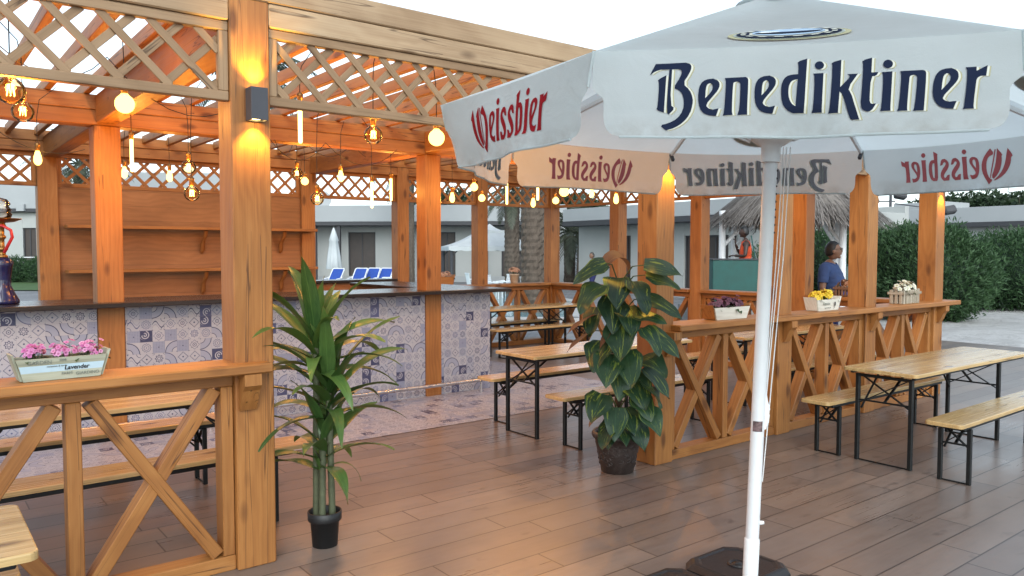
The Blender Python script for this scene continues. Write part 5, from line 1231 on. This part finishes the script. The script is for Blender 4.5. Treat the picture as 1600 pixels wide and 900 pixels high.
# flood light mast
LM = thing('floodlight_mast', 'slim mast with floodlights sticking up behind the green shrubs', 'light mast', far(1389, 34, -.16), az)
tubes('mast', 'lamp_grey', LM, [[(0, 0, 0), (0, 0, 4.6)]], .06); tubes('cross_arm', 'lamp_grey', LM, [[(-.75, 0, 4.0), (.2, 0, 4.0)], [(-.7, 0, 3.55), (0, 0, 3.55)], [(-.7, 0, 3.3), (-.7, 0, 4.2)]], .03, 6)
for x, z, r in ((.35, 4.25, .5), (-.85, 4.0, -.2), (-.8, 3.5, -.2), (2.5, 3.6, -.5)):
    b = MB(); b.bar((0, -.18, 0), (0, .12, 0), .5, .34, (0, 0, 1), .05); f = b.build('floodlight', M['fascia_dark'], LM); f.location = (x, -.1, z); f.rotation_euler = (R(-25), R(20) * r, 0)
tubes('cross_arm', 'lamp_grey', LM, [[(0, 0, 4.3), (.35, 0, 4.25)], [(.2, 0, 3.9), (2.5, 0, 3.6)]], .025, 6)

# ================================================================== THATCHED HUT AND BOOTH
HT = thing('thatched_hut', 'round thatched palm roof shelter on white posts behind the green booth', 'hut', far(1240, 20, -.16), az)
EZ, AZ_, RR = 2.72, 4.25, 2.0
b = MB(); b.lathe([(RR, EZ), (RR * .97, EZ + .10), (.25, AZ_), (1e-5, AZ_ + .1)], 40, f=lambda a, z: 1 + .02 * math.sin(a * 13)); rf = b.build('roof', M['thatch'], HT)
s_ = MB(); random.seed(77)
for i in range(5200):
    a = ru(0, 2 * math.pi); q = rnd() ** .6; r0 = RR * (.12 + .88 * q); zz = AZ_ - (AZ_ - EZ) * (r0 / RR); L = ru(.35, .7)
    d = Vector((math.cos(a), math.sin(a), -(AZ_ - EZ) / RR)).normalized(); T = Vector((-math.sin(a), math.cos(a), 0)); p = Vector((r0 * math.cos(a), r0 * math.sin(a), zz + ru(.02, .10))); d = (d + T * ru(-.25, .25) + Vector((0, 0, ru(-.18, .05)))).normalized(); w_ = T * ru(.008, .02); z_ = rnd() * 40
    s_.add([p - w_, p + w_, p + d * L + w_ * .5, p + d * L - w_ * .5], [(0, 1, 2, 3)], [(0, -.5, z_), (0, .5, z_), (1, .5, z_), (1, -.5, z_)])
for i in range(900):
    a = ru(0, 2 * math.pi); p = Vector((RR * ru(.86, 1.0) * math.cos(a), RR * ru(.86, 1.0) * math.sin(a), EZ + ru(-.02, .1))); T = Vector((-math.sin(a), math.cos(a), 0)); L = ru(.12, .42); d = Vector((math.cos(a) * .2 + ru(-.2, .2), math.sin(a) * .2 + ru(-.2, .2), -1)).normalized(); w_ = T * ru(.015, .035); z_ = rnd() * 40
    s_.add([p - w_, p + w_, p + d * L + w_ * .3, p + d * L - w_ * .3], [(0, 1, 2, 3)], [(0, -.5, z_), (0, .5, z_), (1, .5, z_), (1, -.5, z_)])
s_.build('thatch_layer', M['thatch_strand'], rf)
for x, y in ((-1.93, -.35), (.78, -1.1), (1.5, 1.0), (-1.1, 1.5)):
    tubes('post', 'white_paint', HT, [[(x, y, 0), (x, y, EZ + .15)]], .085, 10)
    tubes('strut', 'white_paint', HT, [[(x, y, EZ - .75), (x * .55, y * .55, EZ + .05)]], .05, 8)
tubes('ring_beam', 'white_paint', HT, [[(RR * .9 * math.cos(R(a)), RR * .9 * math.sin(R(a)), EZ + .02) for a in range(0, 361, 15)]], .05, 6)
PD = thing('stage_platform', 'low grey platform under the thatched hut carrying the booth', 'platform', far(1165, 17.6, -.16), az)
b = MB(); b.box((-1.2, -.9, 0), (1.9, 1.5, .58), 'x', .01); b.build('deck_boards', M['rock_grey'], PD)
BT = thing('speaker_booth', 'dark green booth desk with the man in the orange vest behind it', 'booth', far(1158, 17.0, .425), az)
b = MB(); b.box((-.62, -.02, .01), (.95, .02, 1.08), 'x', .01); b.box((-.62, .021, .01), (-.58, .6, 1.08), 'y', .01); b.box((.91, .021, .01), (.95, .6, 1.08), 'y', .01); b.build('panel', M['booth_green'], BT)
b = MB(); b.box((-.64, -.04, 1.082), (.97, .60, 1.11), 'x', .01); b.build('desk_top', M['fascia_dark'], BT)
MS_ = thing('microphone_stand', 'thin teal microphone stand leaning beside the man in the orange vest', 'microphone stand', far(1180, 17.35, .425), az)
tubes('rod', 'booth_green', MS_, [[(.05, 0, 0), (.0, 0, 1.1), (-.10, 0, 1.62)]], .012, 6); b = MB(); b.lathe([(.13, 0), (.13, .02), (.03, .03)], 16, (.05, 0, 0)); b.build('foot', M['black_metal'], MS_)
BC = thing('low_wall', 'low grey green wall behind the man in blue', 'wall', far(1285, 21, -.16), az)
b = MB(); b.box((0, 0, 0), (1.7, .2, 1.45), 'x', .01); b.build('panel', flat('wall_sage', (.16, .22, .21), .8), BC); b = MB(); b.box((-.02, -.02, 1.452), (1.72, .22, 1.50), 'x', .005); b.build('coping', M['booth_green'], BC)

# ================================================================== PEOPLE
def skin_mesh(verts, edges, rad, lv=2):
    me = bpy.data.meshes.new('tmp'); me.from_pydata([tuple(v) for v in verts], edges, []); o = bpy.data.objects.new('tmp', me); COL.objects.link(o)
    o.modifiers.new('s', 'SKIN'); me.skin_vertices[0].data[0].use_root = True
    for i, r in enumerate(rad): me.skin_vertices[0].data[i].radius = r if isinstance(r, tuple) else (r, r)
    for i in range(1, len(rad)): me.skin_vertices[0].data[i].use_root = False
    sb = o.modifiers.new('u', 'SUBSURF'); sb.levels = lv; sb.render_levels = lv
    dg = bpy.context.evaluated_depsgraph_get(); dg.update(); m2 = bpy.data.meshes.new_from_object(o.evaluated_get(dg)); bpy.data.objects.remove(o)
    return [v.co.copy() for v in m2.vertices], [tuple(p.vertices) for p in m2.polygons]
def remesh(name, mb, vox, mat, parent, sm=2):
    me = bpy.data.meshes.new('tmp'); me.from_pydata(mb.v, [], mb.f); o = bpy.data.objects.new('tmp', me); COL.objects.link(o)
    r = o.modifiers.new('r', 'REMESH'); r.mode = 'VOXEL'; r.voxel_size = vox; s = o.modifiers.new('s', 'SMOOTH'); s.factor = .5; s.iterations = sm
    dg = bpy.context.evaluated_depsgraph_get(); dg.update(); m2 = bpy.data.meshes.new_from_object(o.evaluated_get(dg)); bpy.data.objects.remove(o); m2.name = name
    m2.materials.clear(); m2.materials.append(mat); m2.polygons.foreach_set('use_smooth', [True] * len(m2.polygons))
    ob = bpy.data.objects.new(name, m2); COL.objects.link(ob); ob.parent = parent; return ob
def head_into(mb, c, yaw, pitch, s=1.0):
    """skull, jaw, nose, lips, brow and ears; faces +x before turning"""
    h = MB()
    def fn(u, v):
        a = u * 2 * math.pi; e = (v - .5) * math.pi; x, y, z = math.cos(a) * math.cos(e), math.sin(a) * math.cos(e), math.sin(e)
        w = 1 - .22 * max(0, -z - .1) ** 1.2; fx = .098 * x + (.012 if x > 0 and z < .1 else 0) * max(0, -z)
        return Vector((fx * (1 if z > -.4 else .96), .074 * y * w, .118 * z))
    h.grid(fn, 28, 20)
    h.ball((.103, 0, -.012), .017, 10, 8, (1, .8, 1.5)); h.ball((.096, 0, .012), .012, 8, 6, (1, .8, 2)); h.ball((.095, 0, -.052), .016, 10, 6, (.8, 1.5, .5)); h.ball((.070, 0, -.090), .026, 10, 6, (1, 1.1, .8)); h.ball((.088, 0, .036), .018, 10, 6, (.7, 2.2, .5))
    for s_ in (-1, 1): h.ball((-.005, s_ * .076, -.008), .028, 10, 8, (.8, .35, 1.2))
    Mx = Matrix.Translation(c) @ Matrix.Rotation(yaw, 4, 'Z') @ Matrix.Rotation(pitch, 4, 'Y') @ Matrix.Scale(s, 4); h.xf(Mx); mb.add(h.v, h.f); return Mx
def hand_into(mb, w, d, up, s=1.0, curl=.9):
    """palm, four fingers of unequal length bent at two knuckles, thumb from the side of the palm"""
    d = Vector(d).normalized(); up = Vector(up); sd = d.cross(up).normalized(); up = sd.cross(d).normalized(); w = Vector(w)
    h = MB(); h.ball((0, 0, 0), 1, 12, 8); h.v = [tuple(w + d * (.045 * s) + d * (x * .052 * s) + sd * (y * .042 * s) + up * (z * .018 * s)) for x, y, z in h.v]; mb.add(h.v, h.f)
    for k, L in enumerate((.068, .078, .072, .056)):
        p = w + d * .082 * s + sd * ((-.030 + .020 * k) * s); e = d.copy(); pts = [p - d * .02]; pts.append(p)
        for q, seg in enumerate((.45, .32, .23)):
            e = (Matrix.Rotation(-curl * (.35 + .3 * q), 3, sd) @ e).normalized() if True else e; p = p + e * L * seg * s; pts.append(p)
        mb.tube(pts, [.0095 * s] * 2 + [.0092 * s, .0085 * s, .007 * s], 8)
    p = w + d * .02 * s - sd * .032 * s; mb.tube([p, p - sd * .022 * s + d * .022 * s, p - sd * .022 * s + d * .048 * s - up * .012 * s], [.012 * s, .011 * s, .008 * s], 8)
def person(label, loc, rz, H, skin, J, hair, clothes, headyaw=0, headpitch=0, belly=0.0, hands=None, glasses=False):
    t = thing('person', label, 'person', loc, rz); s = H / 1.75
    V = lambda *p: Vector(p) * s
    jn = {'pel': V(0, 0, .95), 'wai': V(.0 + belly * .3, 0, 1.10), 'che': V(-.01, 0, 1.30), 'nk0': V(-.015, 0, 1.46), 'nk1': V(.01, 0, 1.54),
          'hl': V(0, .09, .92), 'hr': V(0, -.09, .92), 'kl': V(.02, .10, .50), 'kr': V(.02, -.10, .50), 'al': V(-.03, .10, .085), 'ar': V(-.03, -.10, .085), 'tl': V(.15, .115, .03), 'tr': V(.15, -.115, .03),
          'sl': V(-.01, .185, 1.415), 'sr': V(-.01, -.185, 1.415)}
    for k, v in J.items(): jn[k] = V(*v)
    rd = {'pel': (.155, .12), 'wai': (.135 + belly * .5, .11 + belly), 'che': (.155 + belly * .2, .115 + belly * .3), 'nk0': .065, 'nk1': .055, 'hl': .088, 'hr': .088, 'kl': .056, 'kr': .056, 'al': .038, 'ar': .038, 'tl': .03, 'tr': .03, 'sl': .060, 'sr': .060, 'el': .042, 'er': .042, 'wl': .028, 'wr': .028}
    E = [('pel', 'wai'), ('wai', 'che'), ('che', 'nk0'), ('nk0', 'nk1'), ('pel', 'hl'), ('pel', 'hr'), ('hl', 'kl'), ('hr', 'kr'), ('kl', 'al'), ('kr', 'ar'), ('al', 'tl'), ('ar', 'tr'), ('che', 'sl'), ('che', 'sr'), ('sl', 'el'), ('sr', 'er'), ('el', 'wl'), ('er', 'wr')]
    def body(keys, grow, extra=None, scale=1.0):
        ks = list(keys); ix = {k: i for i, k in enumerate(ks)}
        r_ = []
        for k in ks:
            q = rd[k]; r_.append(tuple((c * scale + grow) * s for c in q) if isinstance(q, tuple) else (q * scale + grow) * s)
        return skin_mesh([jn[k] for k in ks], [(ix[a], ix[c]) for a, c in E if a in ix and c in ix], r_)
    mb = MB(); mb.add(*body(['pel', 'wai', 'che', 'nk0', 'nk1', 'hl', 'hr', 'kl', 'kr', 'al', 'ar', 'tl', 'tr', 'sl', 'sr', 'el', 'er', 'wl', 'wr'], 0))
    hc = jn['nk1'] + Vector((.022, 0, .115)) * s; Mx = head_into(mb, hc, headyaw, headpitch, s * .98)
    for q in ('l', 'r'):
        d = (jn['w' + q] - jn['e' + q]).normalized(); hd = (hands or {}).get(q, {}); hand_into(mb, jn['w' + q], hd.get('d', d), hd.get('up', (0, 0, 1)), s, hd.get('curl', .8))
    bodyo = remesh('body', mb, .0085, M[skin], t)
    hb = MB()
    def hf(u, v):
        a = u * 2 * math.pi; e = R(-34) + R(74) * (.5 + .5 * math.tanh(4 * (math.cos(a) - .12))); e = e + (math.pi / 2 - e) * v
        k = 1.035 + .045 * mnoise.noise(Vector((math.cos(a) * 5, math.sin(a) * 5, v * 6))); return Vector((.100 * math.cos(a) * math.cos(e) - .004, .077 * math.sin(a) * math.cos(e), .120 * math.sin(e) + .004)) * k
    hb.grid(hf, 32, 12); hb.xf(Mx); hb.build('hair', M[hair], t, .008)
    ey = MB()
    for q in (-1, 1): ey.ball((.088, q * .030, .016), .0105, 8, 6)
    ey.xf(Mx); ey.build('eyes', M['text_dark'], t)
    if glasses:
        g = MB()
        for q in (-1, 1): g.tube([(.110, q * .032 + .024 * math.cos(a), .016 + .017 * math.sin(a)) for a in [i * math.pi / 8 for i in range(17)]], .0022, 5); g.tube([(.108, q * .056, .02), (.06, q * .08, .022), (0, q * .082, .016)], .0025, 5)
        g.xf(Mx); g.build('glasses', M['text_dark'], t)
    # clothing: the body surface of the covered regions, set a little outside it
    bm_ = bodyo.data; bones = [(a_, c_, jn[a_], jn[c_]) for a_, c_ in E]; near = []
    for v in bm_.vertices:
        best = None
        for a_, c_, A, B in bones:
            d = B - A; q = max(0, min(1, (v.co - A).dot(d) / d.length_squared)); ra = rd[a_] if not isinstance(rd[a_], tuple) else sum(rd[a_]) / 2; rb = rd[c_] if not isinstance(rd[c_], tuple) else sum(rd[c_]) / 2
            D = (v.co - (A + d * q)).length - (ra + (rb - ra) * q) * s
            if best is None or D < best[0]: best = (D, a_, c_, q)
        near.append(best[1:])
    nrm = [v.normal.copy() for v in bm_.vertices]
    def keep(kind, i):
        a_, c_, q = near[i]; z = bm_.vertices[i].co.z / s; pr_ = a_ + '-' + c_
        torso = pr_ in ('pel-wai', 'wai-che') or (pr_ == 'che-nk0' and q < .92)
        if kind == 'tee': return (torso or pr_[:5] in ('che-s',) or (pr_[:2] in ('sl', 'sr') and q < .66) or (pr_[:5] == 'pel-h' )) and z > .90
        if kind == 'vest': return (torso or (pr_[:5] == 'che-s' and q < .72) or pr_[:5] == 'pel-h') and z > .93
        if kind == 'shorts': return (pr_ == 'pel-wai' or pr_[:5] == 'pel-h' or (pr_[:2] in ('hl', 'hr') and q < .80)) and z < 1.0
        return (pr_ == 'pel-wai' or pr_[:5] == 'pel-h' or pr_[:2] in ('hl', 'hr') or (pr_[:2] in ('kl', 'kr') and q < .93)) and z < 1.0
    for nm, mt, kind in clothes:
        c = MB()
        if kind == 'shoes':
            for q in ('al', 'ar'):
                f_ = jn[q]; tt_ = jn['t' + q[1]]; m_ = f_.lerp(tt_, .42); c.ball((m_.x, m_.y, max(.05 * s, m_.z - .005)), .06 * s, 12, 8, (2.15, .82, .75))
            c.v = [(x, y, max(z, .0)) for x, y, z in c.v]; c.build(nm, M[mt], t); continue
        off = {'tee': .017, 'vest': .014, 'shorts': .020, 'trousers': .016}[kind]; ids = {}
        kp = [keep(kind, i) for i in range(len(near))]; fs = []
        for p in bm_.polygons:
            if all(kp[i] for i in p.vertices): fs.append(tuple(p.vertices))
        for f in fs:
            for i in f: ids.setdefault(i, len(ids))
        vs = [None] * len(ids)
        for i, k in ids.items():
            co_ = bm_.vertices[i].co; w_ = mnoise.noise(Vector((co_.x * 9, co_.y * 9, co_.z * 22))) * .007
            vs[k] = co_ + nrm[i] * (off + w_)
        c.add(vs, [tuple(ids[i] for i in f) for f in fs], None, True); ob = c.build(nm, M[mt], t, .006)
    return t, jn, s
face_right = math.atan2(RGT.y, RGT.x); face_left = face_right + math.pi
p1, j1, s1 = person('man in blue polo shirt and glasses looking right, forearms crossed before him', far(1297, 10.9, 0), face_right - R(38), 1.84, 'skin_brown',
    {'el': (.03, .285, 1.12), 'wl': (.27, .12, 1.04), 'er': (-.01, -.285, 1.10), 'wr': (.26, -.09, 1.05), 'sl': (-.01, .215, 1.41), 'sr': (-.01, -.215, 1.41), 'nk1': (.015, 0, 1.515), 'wai': (.04, 0, 1.12)}, 'hair', (('polo_shirt', 'shirt_blue', 'tee'), ('trousers', 'shorts_navy', 'trousers'), ('shoes', 'black_rubber', 'shoes')), R(24), R(-3), .075,
    {'l': {'d': (.85, -.5, -.1)}, 'r': {'d': (.9, .35, -.1)}}, True)
cl = thing('folded_cloth', 'bright blue cloth tucked under the arm of the man in the polo shirt', 'cloth', far(1300, 10.8, 0), face_right - R(38))
b = MB(); b.grid(lambda u, v: (.16 + .05 * math.sin(v * 5) + .10 * u, -.20 + .42 * u, 1.09 + .09 * v + .02 * math.sin(u * 5)), 14, 6); b.build('cloth', M['cloth_royal'], cl, .03)
p2, j2, s2 = person('man in sleeveless orange vest speaking into a microphone behind the green booth', far(1164, 17.75, .425), face_left - R(12), 1.80, 'skin_dark',
    {'er': (.10, -.27, 1.17), 'wr': (.20, -.13, 1.40), 'el': (.02, .27, 1.13), 'wl': (.24, .06, 1.14)}, 'hair', (('vest', 'vest_orange', 'vest'), ('trousers', 'vest_orange', 'trousers'), ('shoes', 'black_rubber', 'shoes')), R(4), R(2), 0,
    {'r': {'d': (.1, .2, .9), 'up': (-1, 0, 0), 'curl': 1.3}, 'l': {'d': (.7, -.7, 0)}})
mc = thing('microphone', 'black hand microphone held to the mouth of the man in the orange vest', 'microphone', p2.location, p2.rotation_euler.z)
w_ = j2['wr'] + Vector((.02, .02, .08)); b = MB(); b.tube([w_ - Vector((.02, 0, .10)), w_ + Vector((-.01, .02, .06))], [.012, .016], 10); b.build('handle', M['black_rubber'], mc); b = MB(); b.ball(w_ + Vector((-.012, .024, .085)), .028, 12, 8); b.build('head', M['black_metal'], mc)
b = MB(); b.bar((.155, .06, 1.33), (.158, .12, 1.335), .03, .006); b.build('name_badge', M['white_plastic'], p2)
person('grey haired man in white shirt and navy shorts walking left in the distance', far(926, 29, -.16), face_left + R(20), 1.78, 'skin_brown',
    {'el': (.08, .26, 1.14), 'wl': (.26, .2, 1.02), 'er': (.06, -.27, 1.15), 'wr': (.24, -.25, 1.0), 'kl': (.16, .10, .52), 'al': (.22, .10, .09), 'tl': (.38, .11, .04), 'ar': (-.24, -.10, .12), 'tr': (-.08, -.11, .03), 'kr': (-.05, -.10, .52)}, 'hair_grey', (('shirt', 'shirt_white', 'tee'), ('shorts', 'shorts_navy', 'shorts')), R(6), 0, .02)
# ================================================================== LIGHT, SKY, CAMERA
w = bpy.data.worlds.new("World"); SC.world = w; w.use_nodes = True; nt = w.node_tree
bg = nt.nodes['Background']; sky = nt.nodes.new('ShaderNodeTexSky'); sky.sky_type = 'NISHITA'; sky.sun_disc = False
SUN_EL, SUN_AZ = R(34), R(-150)
sky.sun_elevation = SUN_EL; sky.sun_rotation = SUN_AZ; sky.air_density = 1.0; sky.dust_density = 1.5; sky.ozone_density = 1.0
hs = nt.nodes.new('ShaderNodeHueSaturation'); hs.inputs['Saturation'].default_value = .35
nt.links.new(sky.outputs[0], hs.inputs['Color']); mxn = nt.nodes.new('ShaderNodeMix'); mxn.data_type = 'RGBA'; mxn.blend_type = 'MULTIPLY'; mxn.inputs[0].default_value = 1; mxn.inputs[7].default_value = (.90, 1.0, 1.04, 1); nt.links.new(hs.outputs[0], mxn.inputs[6]); nt.links.new(mxn.outputs[2], bg.inputs[0]); bg.inputs[1].default_value = .15
sl = bpy.data.lights.new('sun', 'SUN'); sl.energy = .5; sl.angle = R(35); sl.color = (1, .97, .93)
so = bpy.data.objects.new('sun', sl); COL.objects.link(so)
dv = Vector((math.sin(SUN_AZ) * math.cos(SUN_EL), math.cos(SUN_AZ) * math.cos(SUN_EL), math.sin(SUN_EL)))
so.rotation_euler = (-dv).to_track_quat('-Z', 'Y').to_euler()
cd = bpy.data.cameras.new('camera'); co = bpy.data.objects.new('camera', cd); COL.objects.link(co)
cd.sensor_width = 36; cd.lens = CF / 1600 * 36; cd.clip_start = .05; cd.clip_end = 3000
co.location = (0, 0, CH); co.rotation_euler = (math.pi / 2 - CT, 0, CYAW - math.pi / 2)
SC.camera = co
SC.view_settings.view_transform = 'Standard'; SC.view_settings.look = 'None'; SC.view_settings.gamma = 1; SC.view_settings.exposure = 1.05
SC.cycles.use_denoising = True; SC.cycles.max_bounces = 8; SC.cycles.transparent_max_bounces = 24; SC.cycles.sample_clamp_indirect = 6; SC.cycles.use_light_tree = True
SC.cycles.caustics_reflective = False; SC.cycles.caustics_refractive = False; SC.cycles.blur_glossy = .6
try: SC.cycles.denoiser = 'OPENIMAGEDENOISE'
except Exception: pass
